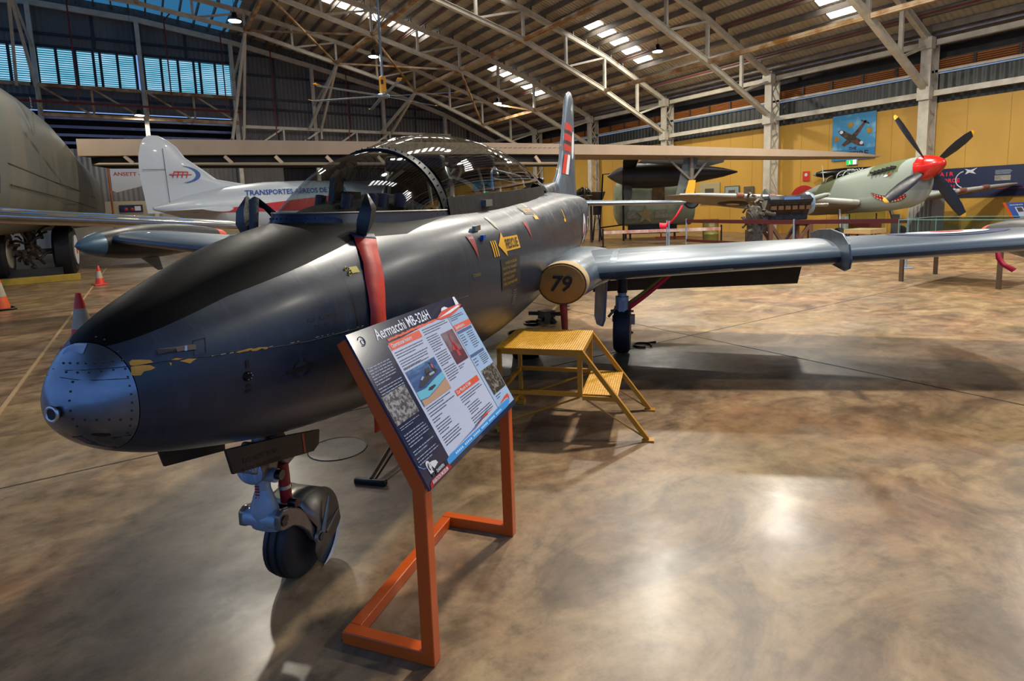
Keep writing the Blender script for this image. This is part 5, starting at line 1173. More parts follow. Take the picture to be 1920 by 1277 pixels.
st_.build('scribble_marks', P['ink'], bw, flip=False)
# outrigger gear on the wing
ot = .775; og = MB().cyl(W3(ot, -.7, 3.4), W3(ot, -.7, 2.0), .085).cyl(W3(ot, -.7, 2.6), W3(ot, -.7, 1.72), .06).bar(W3(ot-.035, -.5, 3.3), W3(ot, -.7, 2.35), .07).bar(W3(ot+.025, -.6, 3.3), W3(ot, -.7, 2.35), .07).build('outrigger_leg', mat('outrigger_grey', '#8C8172', .45, .2, .3, 6), bom)
oc = W3(ot, -.7, 1.62); MB().lathe([(-.09, .12), (-.1, .22), (-.06, .28), (.06, .28), (.1, .22), (.09, .12)], oc, (.65, .76, 0), 24).build('outrigger_wheel', P['tyre'], bom)
MB().prism([(-.25, 0), (.12, 0), (.2, .75), (-.05, .75)], oc+V((-.2, -.1, 0)), (.8, -.6, 0), (0, 0, 1), (.02, .02, 0)).build('outrigger_fork', P['yel'], bom)
MB().prism([(-.45, -.05), (-.1, -.05), (.5, 1.75), (-.05, 1.75)], oc+V((-.1, .15, 0)), (.8, -.6, 0), (0, 0, 1), (.03, .03, 0)).build('outrigger_door', mat('door_grey_green', '#5F6660', .5, .1, .2, 5), bom)
# rear bogie
for i, (x, y) in enumerate(((-1.95, 21.1), (-3.35, 20.6))):
    w_ = MB().lathe([(-.22, .42), (-.24, .62), (-.17, .72), (.17, .72), (.24, .62), (.22, .42)], B(x, y, .72+.1), (1, -.02, 0), 36).build('main_wheel', P['tyre'], bom)
    MB().lathe([(-.1, .02), (-.2, .40), (.18, .42), (.245, .40), (.23, .02)], B(x, y, .82), (1, -.02, 0), 28).build('wheel_hub', mat('cream_hub', '#B9B29C', .5, 0, .2, 6), w_)
    if not i: MB().lathe([(.246, .43), (.26, .43), (.26, .41)], B(x, y, .82), (1, -.02, 0), 28).build('wheel_rim', P['white'], w_); MB().bar(B(x+.26, y-.14, .82), B(x+.26, y+.14, .82), .02, .22).build('red_panel', P['conered'], w_)
gm = MB(); R5 = random.Random(3)
for i in range(26):
    p = B(-2.75+.35*(R5.random()-.5)*2, 20.75+.5*(R5.random()-.5), .35+1.15*R5.random()); qv = p+V((R5.random()-.5, R5.random()-.5, R5.random()-.5))*.7; gm.tube([p, (p+qv)/2+V((0, 0, .05)), qv], .02+.03*R5.random(), 7)
gm.cyl(B(-2.7, 20.9, 1.6), B(-2.7, 20.9, .6), .14).bar(B(-3.3, 20.8, .82), B(-2.0, 21.0, .82), .16)
gm.build('bogie_leg', mat('bogie_grimy_metal', '#6A5C4A', .5, .4, sc=14, c2='#2A241E'), bom)
for nm, x0, y0, w0 in (('gear_door', -3.0, 19.2, 1.7), ('gear_door', -1.25, 26.5, 1.6)):
    MB().loft([[B(x0+w0*k/8-.3*s_, y0+2.0*s_, 1.36+.36*sin(pi*k/8*.8+.3)) for k in range(9)] for s_ in (0, 1)], closed=False).build(nm, mat('door_pale_grey', '#7E8177', .5, .1, .25, 2), bom, flip=False)
cl = thing('wheel_chock', 'yellow timber baulk lying in front of the bomber wheel', 'chock', (-2.6, 20.05, 0))
MB().box((0, 0, .09), (2.0, .2, .18), .08).build('beam', mat('yellow_timber', '#A88A22', .6, 0, .35, 5), cl, bevel=.01)
cl2 = thing('wheel_chock', 'dark steel beam lying behind the yellow timber under the bomber', 'chock', (-3.1, 20.35, 0)); MB().box((0, 0, .2), (2.2, .15, .36), .05).build('beam', mat('dark_beam', '#2B2A2A', .6, .2, .3, 4), cl2)

# ================================================================== silver wing reaching in from the left behind the far tip tank
sv = thing('aircraft_wing', 'polished silver wing with blue marks reaching in from the left edge', 'aircraft wing', (-3.0, 12.2, 0))
P['silver'] = mat('polished_aluminium', '#B4B6B2', .22, .85, sc=3, c2='#8E8C84', stretch=(1, 1, 3))
rr = []; q0 = V((-7.2, 11.5, 2.25)); q1 = V((1.85, 11.45, 1.40))
for t in (0, .2, .4, .6, .8, .94, .985, 1):
    p = q0+(q1-q0)*t; c_ = (1.9-.8*t)*(1 if t < .95 else (.8 if t < .99 else .4)); th = .165*(1-.45*t)*(1 if t < .95 else (.8 if t < .99 else .3)); rr.append([p+V((.1*x, x*c_-.06*c_, v*2*th)) - V((3*-1, 12.2, 0)) for x, v in UP] + [p+V((.1*x, x*c_-.06*c_, -v*2*th)) - V((-3, 12.2, 0)) for x, v in reversed(UP[1:-1])])
MB().loft(rr).build('skin', P['silver'], sv, angle=60)
bm_ = MB()
for t0, t1 in ((.55, .66), (.70, .76), (.79, .88)):
    a, b = [], []
    for i in range(7):
        t = t0+(t1-t0)*i/6; p = q0+(q1-q0)*t; c_ = 1.9-.8*t; th = .165*(1-.45*t); 
        f_ = lambda x: p+V((.1*x, x*c_-.06*c_, 2*th*5*(.2969*math.sqrt(x)-.126*x-.3516*x*x+.2843*x**3)+.004))-V((-3, 12.2, 0)); a.append(f_(.03)); b.append(f_(.03+.22*sin(pi*i/6)+.002))
    bm_.strip(a, b)
bm_.build('blue_roundel', flat('roundel_bright_blue', '#2E6FC0', .3), sv, flip=False)
MB().tube([V((-6.5, 12.2, 2.1))-V((-3, 12.2, 0)), V((-6.5, 12.2, .0))-V((-3, 12.2, 0))], .06, 10).build('support_leg', P['gearsteel'], sv)
# small grey fin under that wing
# ================================================================== white airliner with the red stripe
u2 = V((.954, .298, 0)); dv_ = thing('airliner', 'white twin engine airliner with red stripe and blue lettering behind the jet canopy', 'aircraft', (.42, 20.55, 0), math.atan2(.298, .954))
P['awhite'] = mat('airliner_white', '#A6AEB6', .35, 0, .1, 2, coat=.2); P['ared'] = flat('airliner_red', '#A8141A', .3, coat=.3); P['ablue'] = flat('airliner_blue', '#1F4488', .35)
AS = [(-.1, .05, 2.0, 1.9), (.8, .3, 2.32, 1.6), (2.0, .5, 2.62, 1.25), (3.4, .68, 2.78, 1.0), (5.0, .78, 2.86, .86), (7.0, .82, 2.88, .84), (9.0, .80, 2.86, .86), (9.9, .74, 2.95, .9), (10.6, .6, 2.55, .98), (11.3, .36, 2.1, 1.15), (11.8, .05, 1.7, 1.5)]
def aov(s, w, a, b, n=28): return [V((s, -w*cos(2*pi*k/n), (a+b)/2+(a-b)/2*sin(2*pi*k/n))) for k in range(n)]
afu = MB().loft([aov(*q) for q in AS]).build('fuselage', P['awhite'], dv_, angle=60)
def aw(s):
    for p, q in zip(AS, AS[1:]):
        if p[0] <= s <= q[0]: k = (s-p[0])/(q[0]-p[0]); return [x+(y-x)*k for x, y in zip(p[1:], q[1:])]
    return AS[-1][1:]
def asd(s, z, off=.01): w, a, b = aw(s); k = min(abs(z-(a+b)/2)/((a-b)/2), .995); return V((s, -(w*math.sqrt(1-k*k)+off), z))
a, b = [], []
for i in range(30): s = .9+9.6*i/29; a.append(asd(s, 1.78, .03)); b.append(asd(s, 1.80+.48*min((s-.9)/4.5, 1), .03))
MB().strip(a, b).build('red_stripe', P['ared'], afu, flip=False)
tx = MB().text('TRANSPORTES AÉREOS DE TIMOR', .27, lambda x, y: asd(2.5+x, 2.38+y*.9+.035*min(x, 4), .015), 'LEFT', .02, .92, .25); tx.build('lettering', P['ablue'], afu, flip=False)
for i in range(5):
    s = 5.15+.85*i; wn_ = MB().add([asd(s, 1.95, .04)]+[asd(s+.24*math.copysign(abs(cos(2*pi*k/16))**.6, cos(2*pi*k/16)), 1.95+.19*math.copysign(abs(sin(2*pi*k/16))**.6, sin(2*pi*k/16)), .04) for k in range(16)], [(0, 1+k, 1+(k+1) % 16) for k in range(16)]); wn_.build('cabin_window', flat('cabin_glass', '#20262A', .12, coat=.5), afu, flip=False)
MB().loft([[V((s, w*cos(pi*k/10), z+h*sin(pi*k/10))) for k in range(11)] for s, w, z, h in ((9.5, .5, 2.7, .22), (10.1, .5, 2.6, .34), (10.7, .4, 2.4, .2))], closed=False).build('cockpit_glazing', flat('cockpit_glass', '#1D2428', .1, coat=.5), dv_, angle=80)
FA = [(1.8, -.25, 3.3, .12), (2.6, -.33, 3.2, .11), (2.72, -.34, 2.7, .1), (2.85, -.35, 1.85, .1), (3.17, -.36, 1.42, .1), (3.5, -.34, .95, .08), (3.83, -.26, .72, .06), (4.0, -.18, .5, .04), (4.13, -.02, .25, .02)]
rr = []
for z, t_, l, th in FA: rr.append([V((l+(t_-l)*x, v*2*th, z)) for x, v in UP] + [V((l+(t_-l)*x, -v*2*th, z)) for x, v in reversed(UP[1:-1])])
af = MB().loft(rr).build('fin', P['awhite'], dv_, angle=60)
em = MB()
def fs(x, z): return V((x, -.11, z))
a, b = [], []
for i in range(17): t = -1.25+2.5*i/16; a.append(fs(.72+.60*cos(t), 2.98+.27*sin(t))); b.append(fs(.60+.58*cos(t), 2.98+.27*sin(t)))
em.strip(a, b); em.build('tail_crescent', P['ablue'], af, flip=False)
er_ = MB().tube([fs(.55, 3.06), fs(.95, 3.06)], .02, 5).tube([fs(.42, 2.97), fs(1.05, 2.98)], .02, 5)
for i in range(4): er_.tube([fs(.5+.13*i, 2.88), fs(.56+.13*i, 3.05)], .016, 5)
er_.build('tail_emblem', P['roundred'], af, flip=False)
rl = MB().tube([V((.35, -.1, 2.0)), V((.30, -.1, 3.75))], .008, 4).tube([V((-.3, -.09, 3.1)), V((.32, -.1, 3.12))], .008, 4); rl.build('rudder_gap', P['gearsteel'], af)
rr = []
for y, l, t_ in ((-.0, 1.9, .2), (-1.6, 1.6, .2), (-2.4, 1.2, .35)): rr.append([V((l+(t_-l)*x, y, 1.86+v*.16)) for x, v in UP]+[V((l+(t_-l)*x, y, 1.86-v*.16)) for x, v in reversed(UP[1:-1])])
MB().loft(rr).build('tailplane', P['awhite'], dv_, angle=60)
rr = []
for y, l, t_ in ((-.4, 8.2, 5.6), (-3, 8.0, 5.9), (-6.5, 7.4, 6.3)): rr.append([V((l+(t_-l)*x, y, 1.1+v*.35-.06*y)) for x, v in UP]+[V((l+(t_-l)*x, y, 1.1-v*.3-.06*y)) for x, v in reversed(UP[1:-1])])
if False: MB().loft(rr).build('wing', P['awhite'], dv_)
MB().lathe([(0, .02), (.2, .2), (.5, .32), (1.8, .36), (2.8, .2), (3.2, .02)], (9.6, -1.9, 1.55), (-1, 0, 0), 20).build('engine_nacelle', P['awhite'], dv_, angle=60)
rr = [[V((l+(t_-l)*x, y, 1.25+v*.35)) for x, v in UP]+[V((l+(t_-l)*x, y, 1.25-v*.3)) for x, v in reversed(UP[1:-1])] for y, l, t_ in ((-.3, 8.3, 5.9), (-2.2, 8.2, 6.1))]
MB().loft(rr).build('wing_stub', P['awhite'], dv_, angle=60)
pb = MB().loft([[V((9.62, -1.9+w*cos(2*pi*k/8), 1.55+.02*sin(2*pi*k/8)))+V((0, .35*t, 1.0*t)) for k in range(8)] for t, w in ((0, .06), (.4, .13), (.8, .12))]).loft([[V((9.62, -1.9+w*cos(2*pi*k/8), 1.55+.02*sin(2*pi*k/8)))+V((0, -.35*t, -1.0*t)) for k in range(8)] for t, w in ((0, .06), (.4, .13), (1, .1))]).build('propeller_blade', P['white'], dv_)
MB().loft([[V((9.62, -1.9+w*cos(2*pi*k/8), 1.55+.022*sin(2*pi*k/8)))+V((0, .35*t, 1.0*t)) for k in range(8)] for t, w in ((.8, .12), (.95, .09), (1, .03))]).build('blade_tip', P['yel'], pb)
for y in (-.75, .75): MB().cyl((7.4, y, 1.0), (7.4, y, .3), .06).lathe([(-.1, .1), (-.1, .26), (.1, .26), (.1, .1)], (7.4, y, .26), (0, 1, 0), 20).build('main_wheel', P['tyre'], dv_)
MB().cyl((1.0, 0, 1.6), (1.0, 0, .2), .05).lathe([(-.06, .05), (-.06, .16), (.06, .16), (.06, .05)], (1.0, 0, .16), (0, 1, 0), 18).build('tail_support', P['tyre'], dv_)

# ================================================================== things by the end wall on the left
rb = thing('aircraft_rudder', 'white rounded rudder panel lettered ANSETT - ANA on a pole behind the white airliner tail', 'rudder', (-.6, 36.6, 0))
ol_ = [(0, 0), (0, 1.35), (.15, 1.5), (.7, 1.46), (1.3, 1.30), (1.75, 1.05), (1.88, .75), (1.75, .42), (1.2, .18), (.6, .02), (.2, -.1)]
MB().prism(ol_, (-.55, 0, 3.2), (1, 0, 0), (0, 0, 1), (0, .1, 0)).build('panel', P['white'], rb, bevel=.01)
MB().text('ANSETT - ANA', .27, lambda x, y: V((-.42+x, -.012, 4.05+y)), 'LEFT', .015, 1.05).build('lettering', P['roundred'], rb, flip=False)
MB().cyl((-.62, .05, 0), (-.62, .05, 5.2), .05).build('pole', mat('orange_pole', '#B5652A', .5), rb)
ns = MB().box((0, 0, 0), (1.15, .05, .42)).build('notice_board', flat('navy_board', '#171C38', .4)); ns.location = (-.45, 40.387, 2.32); tag(ns, 'small navy notice board on the cream end wall beneath the lettered rudder', 'notice board')
MB().sphere((-.25, -.03, -.05), .09, 10, 6, (1, .2, 1)).sphere((.05, -.03, -.05), .09, 10, 6, (1, .2, 1)).build('red_dots', P['roundred'], ns); MB().box((.32, -.03, .0), (.3, .01, .26)).build('white_patch', P['white'], ns)

# ================================================================== middle distance
P['olive'] = mat('faded_olive_paint', '#ADB28E', .55, 0, sc=2.2, c2='#848E76', stretch=(1, 1, 1.6))
r_ = V((cos(yw), -sin(yw), 0))
gf = thing('fuselage_section', 'pale green bomber fuselage section on a dark stand under the tan wing', 'aircraft section', (19.5, 18.6, 0), math.atan2(r_.y, r_.x))
prof = [(-1.55, .62, .75), (-1.4, .95, 1.0), (-1.0, 1.05, 1.08), (.8, 1.08, 1.1), (1.75, 1.08, 1.1)]
MB().loft([[V((x, 1.0*ry*math.copysign(abs(cos(2*pi*k/32))**.8, cos(2*pi*k/32)), 1.66+rz*math.copysign(abs(sin(2*pi*k/32))**.8, sin(2*pi*k/32)))) for k in range(32)] for x, ry, rz in prof]).build('body', P['olive'], gf, angle=60)
MB().prism([(-.28, -.3), (.28, -.3), (.28, .32), (-.25, .32)], (.12, -1.09, 1.95), (1, 0, 0), (0, 0, 1), (0, .03, 0)).build('hatch', mat('rusty_hatch', '#4A3322', .7, 0, sc=6, c2='#8A6A3A'), gf)
sp = [(.42*cos(pi/2+2*pi*k/10)*(1 if k % 2 == 0 else .42), .42*sin(pi/2+2*pi*k/10)*(1 if k % 2 == 0 else .42)) for k in range(10)]
MB().prism(sp, (-.45, -1.1, 1.1), (1, 0, 0), (0, 0, 1), (0, .05, 0)).build('star', mat('worn_star', '#A08A50', .6, 0, .3, 8), gf)
wb_ = mat('worn_white_bar', '#9A937C', .6, 0, sc=12, c2='#6E624A'); MB().box((.25, -1.085, 1.12), (.55, .03, .36)).build('insignia_bar', wb_, gf); MB().box((-1.05, -1.07, 1.12), (.4, .03, .34)).build('insignia_bar', wb_, gf)
MB().box((0, 0, .28), (2.4, 1.2, .06)).box((-1.0, -.5, .14), (.08, .08, .28)).box((1.0, -.5, .14), (.08, .08, .28)).box((-1.0, .5, .14), (.08, .08, .28)).box((1.0, .5, .14), (.08, .08, .28)).box((0, -.5, .46), (2.2, .08, .34)).build('stand', P['gloss'], gf)
MB().bar((.1, -.66, .06), (1.5, -.66, .06), .06).bar((.35, -.66, .06), (.35, -.66, .7), .06).build('red_frame', P['conered'], gf)
# dark nacelle with the propeller, hung from the tan wing
nac = thing('engine_nacelle', 'dark nacelle with pointed spinner and broad propeller blade beneath the tan wing', 'engine', (17.2, 17.6, 0), math.atan2(-.66, .75))
P['nacdark'] = mat('dark_nacelle', '#33312E', .4, .2, .3, 2); P['nacgrey'] = mat('grey_spinner', '#6E6E6C', .4, .3, .2, 4)
MB().lathe([(-.45, .02), (-.3, .14), (-.05, .3), (.15, .38)], (-.4, 0, 2.77), (1, 0, 0), 24).build('spinner', P['nacgrey'], nac, angle=60)
MB().lathe([(.15, .42), (.5, .5), (1.2, .54), (2.2, .5), (3.2, .36), (4.2, .18), (4.75, .03)], (-.4, 0, 2.74), (1, 0, 0), 28).build('cowling', P['nacdark'], nac, angle=60)
MB().prism([(.5, .3), (1.1, .75), (4.4, .95), (4.2, .4), (3.3, .2)], (-.4, -.06, 2.74), (1, 0, 0), (0, 0, 1), (0, .12, 0)).build('pylon', P['nacdark'], nac)
for d, w0, m_ in ((V((.12, -.72, .68)), .62, P['ink']), (V((-.02, -.55, -.83)), .36, P['nacgrey']), (V((.0, .95, .1)), .5, P['ink'])):
    d.normalize(); MB().loft([[V((-.02, 0, 2.77))+d*r+V((w/2*cos(2*pi*k/10), .03*sin(2*pi*k/10), .03*sin(2*pi*k/10))) for k in range(10)] for r, w in ((.2, .2), (.42, w0*.8), (.8, w0), (1.15, w0*.8), (1.25, .1))]).build('propeller_blade', m_, nac)
# dark access frame, turret, tripod lamps behind the tail
af_ = thing('access_frame', 'tall black tubular frame standing behind the jet tailplane', 'frame', (17.3, 18.6, 0), math.atan2(r_.y, r_.x))
MB().tube([(-.65, 0, 0), (-.45, 0, 2.9), (.75, 0, 2.95)], .035, 8).tube([(.42, 0, 0), (.42, 0, 2.9)], .045, 8).tube([(-.6, 0, .6), (.42, 0, .7)], .03, 8).build('tubes', P['gloss'], af_)
tu = thing('gun_turret', 'clear plastic gun turret on a yellow bench behind the jet fin', 'turret', (16.0, 19.2, 0), math.atan2(r_.y, r_.x))
MB().sphere((.1, 0, 2.05), .34, 16, 10).build('dome', thin_glass('turret_plastic', '#8F958F', .06), tu, flip=False); MB().torus((.1, 0, 2.05), (1, 0, 0), .34, .02, 24, 5).torus((.1, 0, 2.0), (0, 0, 1), .34, .03, 24, 5).lathe([(0, .12), (.4, .2), (.5, .1)], (-.6, 0, 2.05), (1, 0, 0), 14).build('ribs', P['gearsteel'], tu)
MB().box((0, 0, 1.62), (1.1, .5, .06)).build('bench_top', P['yel'], tu); [MB().box((x, 0, .8), (.06, .4, 1.6)).build('bench_leg', P['gloss'], tu) for x in (-.4, .4)]; MB().box((0, 0, 1.75), (.7, .4, .2)).build('turret_base', P['gloss'], tu)
for x, lb in ((-.32, 'grey metal engine cowl on a dark stand just right of the clear turret'), (.5, 'grey metal engine cowl on a dark stand just left of the green fuselage section')):
    eh = thing('engine_cowl', lb, 'engine part', V((16.9, 20.0, 0))+r_*x, math.atan2(r_.y, r_.x), 'engine cowls on stands')
    MB().lathe([(0, .12), (.15, .3), (.45, .4), (.47, .36), (.2, .26)], (0, 0, 1.72), (0, 0, 1), 18).build('cowl', mat('dull_metal', '#6E6860', .45, .5, .3, 5), eh); MB().tube([(-.2, 0, 0), (0, 0, 1.8), (.2, 0, 0)], .05, 7).box((0, 0, 1.4), (.3, .3, .5)).build('stand', mat('stand_dark', '#3A2E24', .6, .2, .4, 8), eh)
ba = MB().bar((14.6, 16.3, .55), (18.4, 13.9, .55), .02, .12); ba.v = ba.v
bt = ba.build('barrier_tape', corrug('red_white_tape', '#C9B9AE', 0, .28, '#9A2A20', .6, 0, 2)); tag(bt, 'red and white barrier tape strung low in front of the green fuselage section', 'barrier tape')
for p_, lb in (((14.6, 16.3, 0), 'dark post at the left end of the red and white barrier tape'), ((18.4, 13.9, 0), 'dark post at the right end of the red and white barrier tape')):
    tpz = MB().cyl((0, 0, 0), (0, 0, .7), .03).cyl((0, 0, 0), (0, 0, .02), .12).build('tape_post', P['gloss']); tpz.location = p_; tag(tpz, lb, 'post', 'posts of the barrier tape')
dr = thing('oil_drum', 'olive green steel drum standing under the fighter left wing tip', 'drum', (18.8, 14.7, 0)); MB().lathe([(0, .29), (.02, .3), (.29, .3), (.31, .315), (.33, .3), (.58, .3), (.6, .315), (.62, .3), (.87, .3), (.89, .29), (.88, .01)], (0, 0, 0), (0, 0, 1), 28).build('body', mat('drum_olive', '#7A7434', .45, .1, .2, 5), dr); MB().cyl((.12, 0, .87), (.12, 0, .895), .03).build('bung', P['gearsteel'], dr)

# ================================================================== piston engine on its timber stand and the barrier rail
en = thing('piston_engine', 'black twelve cylinder aero engine on a brown timber stand in front of the fighter', 'engine', (14.3, 8.95, 0), math.atan2(r_.y, r_.x))
for sd in (1, -1):
    bk_ = MB().bar((-.45, sd*.22, 1.38), (.62, sd*.22, 1.38), .2, .34, (0, sd*.6, 1)).build('cylinder_bank', mat('engine_bronze', '#4A4030', .5, .4, sc=18, c2='#191612'), en, bevel=.01)
    MB().bar((-.47, sd*.33, 1.58), (.64, sd*.33, 1.58), .22, .12, (0, sd*.6, 1)).build('rocker_cover', mat('rocker_black', '#22272E', .3, .3, .2, 6), bk_, bevel=.02)
    if sd == 1: pass
    MB().box((.08, sd*.33-.10*(1 if sd < 0 else -1)-(.0), 1.60), (.42, .05, .07)).build('name_plate', P['chrome'], bk_)
    for i in range(6): MB().box((-.36+.18*i, sd*.36, 1.36), (.13, .1, .1)).build('exhaust_port', mat('port_rust', '#6A4C30', .5, .3, .3, 20), bk_)
MB().bar((-.5, 0, 1.18), (.62, 0, 1.18), .42, .3).build('crankcase', mat('crank_black', '#1B1C1E', .4, .4, sc=12, c2='#3A3A38'), en, bevel=.03)
MB().lathe([(0, .22), (.08, .24), (.2, .2), (.22, .05)], (.62, 0, 1.45), (1, 0, 0), 20, (1, 1.3)).build('reduction_gear', P['gearblue'], en); MB().cyl((.8, 0, 1.4), (1.25, 0, 1.4), .05).build('propeller_shaft', P['gearsteel'], en)
ac = MB(); R6 = random.Random(8)
for i in range(30):
    p = V((-.5-.35*R6.random(), (R6.random()-.5)*.7, .72+.85*R6.random())); q_ = p+V((R6.random()-.5, R6.random()-.5, R6.random()-.5))*.45; ac.tube([p, (p+q_)/2+V((0, 0, .06)), q_], .02+.03*R6.random(), 7)
ac.lathe([(0, .2), (.1, .3), (.25, .28), (.3, .1)], (-.85, 0, 1.15), (1, 0, 0), 20).box((-.62, 0, 1.0), (.35, .5, .5)).box((-.75, -.1, .62), (.3, .4, .35)).cyl((-.55, -.3, 1.25), (-.3, -.32, 1.2), .07); ac.build('accessories', mat('engine_grime', '#2C2B29', .4, .5, sc=20, c2='#6A6258'), en)
tbm = mat('brown_timber', '#6A4530', .6, 0, .3, 4, stretch=(4, 4, .6)); fr = MB()
for y in (-.35, .35):
    fr.box((-.42, y, .5), (.1, .1, 1.0)).box((.62, y, .5), (.1, .1, 1.0)).bar((-.47, y, .98), (.67, y, .98), .1).bar((-.38, y, .88), (.1, y, .12), .09, .08).bar((.58, y, .88), (.1, y, .12), .09, .08).bar((-.47, y, .06), (.67, y, .06), .1)
fr.bar((-.42, -.35, .9), (-.42, .35, .9), .08).bar((.62, -.35, .9), (.62, .35, .9), .08); fr.build('timber_stand', tbm, en, bevel=.004)
P['maroon'] = mat('maroon_rail', '#4E1C1A', .4, .1, .2, 3)
br = thing('barrier_rail', 'maroon flat barrier rail on grey posts running in front of the engine and fighter', 'barrier', (13.6, 11.5, 0)); b0 = V((13.6, 11.5, 0))
pts = [V((13.6, 11.5, 0)), V((13.1, 7.85, 0)), V((13.9, 5.75, 0))]
for a, b in zip(pts, pts[1:]):
    for z, h in ((1.03, .10), (.46, .08)): MB().bar(a-b0+V((0, 0, z)), b-b0+V((0, 0, z)), .03, h).build('rail', P['maroon'], br)
for p in pts: MB().cyl(p-b0, p-b0+V((0, 0, 1.1)), .022).cyl(p-b0, p-b0+V((0, 0, .02)), .14).build('post', P['gearblue'], br)
for dx, dy, lb in ((0, 0, 'grey stanchion tied with pink tape at the left end of the maroon rail'), (.3, .35, 'bare grey stanchion just behind the one with pink tape')):
    st2 = thing('stanchion', lb, 'stanchion', (13.35+dx, 11.95+dy, 0), 0, 'stanchions by the maroon rail')
    MB().cyl((0, 0, 0), (0, 0, 1.05), .022).cyl((0, 0, 0), (0, 0, .02), .15).build('post', P['gearblue'], st2)
    if not dx:
        pk = MB().strip([(0, 0, .98), (.18, -.1, 1.2), (.32, -.2, 1.5)], [(.05, 0, .94), (.27, -.1, 1.18), (.40, -.2, 1.5)]).strip([(-.3, .1, .85), (-.1, .05, .8), (.05, 0, .98)], [(-.3, .1, 1.0), (-.1, .05, .98), (.08, 0, 1.05)]).build('pink_tape', P['pink'], st2, flip=False); pk.modifiers.new('t', 'SOLIDIFY').thickness = .004

# ================================================================== glass table case, tank, ribbon on the right
gc = thing('display_case', 'low glass topped display case of model aircraft on brown legs right of the wing fence', 'display case', (12.45, 4.2, 0))
gx, gy = .72, .72
for sx_ in (-1, 1):
    for sy_ in (-1, 1): MB().box((sx_*gx, sy_*gy, .37), (.06, .06, .74)).build('leg', mat('brown_metal_leg', '#5E4A36', .5, .2, .2, 5), gc)
MB().box((0, 0, .76), (1.62, 1.62, .08)).build('base', mat('case_white', '#B4B8B4', .5), gc)
MB().box((0, 0, .805), (1.5, 1.5, .01)).build('diorama_floor', mat('diorama_pale', '#9DB3AE', .6, 0, sc=4, c2='#B9C2B4'), gc)
cg = thin_glass('case_glass', '#E4F1ED', .02, .6); gl = MB()
for a, b in (((-.78, -.78), (.78, -.78)), ((.78, -.78), (.78, .78)), ((.78, .78), (-.78, .78)), ((-.78, .78), (-.78, -.78))): gl.quad((*a, .8), (*b, .8), (*b, 1.14), (*a, 1.14))
gl.quad((-.78, -.78, 1.14), (.78, -.78, 1.14), (.78, .78, 1.14), (-.78, .78, 1.14)); gl.build('glass', cg, gc, flip=False, smooth=False)
ed = MB()
for x in (-.78, 0, .78):
    for y in (-.78, .78): ed.bar((x, y, .8), (x, y, 1.14), .008)
for x in (-.78, .78): ed.bar((x, -.78, 1.14), (x, .78, 1.14), .01).bar((-.78, x, 1.14), (.78, x, 1.14), .01)
ed.build('glass_edges', flat('glass_edge_green', '#7FA59C', .2), gc)
sgn = MB().box((-.815, .25, .76), (.01, 1.1, .1)).build('front_label', P['white'], gc); MB().text('HOW BIG IS IT ?', .075, lambda x, y: V((-.822, .72-x, .76+y)), 'LEFT', .02, 1.1).build('label_lettering', P['ink'], sgn, flip=False)
def model(x, y, rz, s, label):
    m = thing('model_aircraft', label, 'model aircraft', (12.45+x, 4.2+y, .81), rz, 'model aircraft in the glass case')
    MB().lathe([(-.5*s, .01), (-.3*s, .04*s), (.2*s, .06*s), (.5*s, .01)], (0, 0, .1*s), (1, 0, 0), 10).build('body', P['gearblue'], m); MB().box((0, 0, .1*s), (.16*s, .9*s, .015)).box((.42*s, 0, .17*s), (.1*s, .02, .16*s)).box((.42*s, 0, .1*s), (.08*s, .35*s, .012)).build('wings', P['gearblue'], m); MB().cyl((0, 0, 0), (0, 0, .1*s), .012).build('peg', P['gearsteel'], m)
model(-.35, -.45, .6, .5, 'small blue grey model plane nearest the left corner inside the glass case'); model(.1, -.5, 2.2, .6, 'larger blue grey model plane in the middle of the glass case'); model(.45, -.1, 1.2, .45, 'pale model plane at the back of the glass case')
rbn = MB().strip([(8.27, 2.52, 1.0), (8.29, 2.50, .82), (8.31, 2.46, .74), (8.34, 2.36, .67)], [(8.33, 2.50, 1.0), (8.35, 2.47, .84), (8.36, 2.43, .77), (8.38, 2.33, .71)]).build('pink_ribbon', P['pink'], flip=False); rbn.modifiers.new('t', 'SOLIDIFY').thickness = .004; tag(rbn, 'pink ribbon hanging below the near wing tip tank at the far right', 'ribbon')

# ================================================================== things on and along the yellow wall
XW = 24.99
bn = thing('wall_banner', 'blue painted banner of a fighter plane hung high on the yellow wall', 'banner', (XW-.03, 12.5, 3.1))
MB().box((0, 0, .92), (.02, 1.72, 1.86)).build('cloth', mat('banner_sky', '#3E86AE', .7, 0, sc=1.6, c2='#9DBBC4', thr=(.5, .75)), bn)
def BN(u, v, z=.012): return V((-.01-z, -u, v+.92))
MB().box((-.0135, 0, .21), (.004, 1.70, .44)).build('caption_band', flat('banner_blue', '#2F79A6', .7), bn)
MB().text('SPITFIRE', .34, lambda x, y: BN(x, -.72+y), 'CENTER', .02, 1.0).text('THE', .17, lambda x, y: BN(x, -.47+y), 'CENTER', .02).build('caption', flat('banner_maroon', '#3A1620', .7), bn, flip=False)
MB().poly([BN(x, y) for x, y in ((-.45, -.28), (-.2, -.05), (.1, .22), (.45, .62), (.52, .60), (.22, .12), (-.05, -.2), (-.35, -.36))]).poly([BN(x, y, .013) for x, y in ((-.62, .30), (-.45, .33), (-.1, .12), (.25, -.12), (.42, -.28), (.45, -.4), (.2, -.36), (-.2, -.12), (-.5, .12))]).poly([BN(x, y, .012) for x, y in ((.3, .66), (.62, .5), (.6, .44), (.28, .6))]).build('pictured_plane', mat('plane_brown', '#5E3A26', .7, 0, sc=4, c2='#2E2A22', thr=(.48, .52)), bn, flip=False)
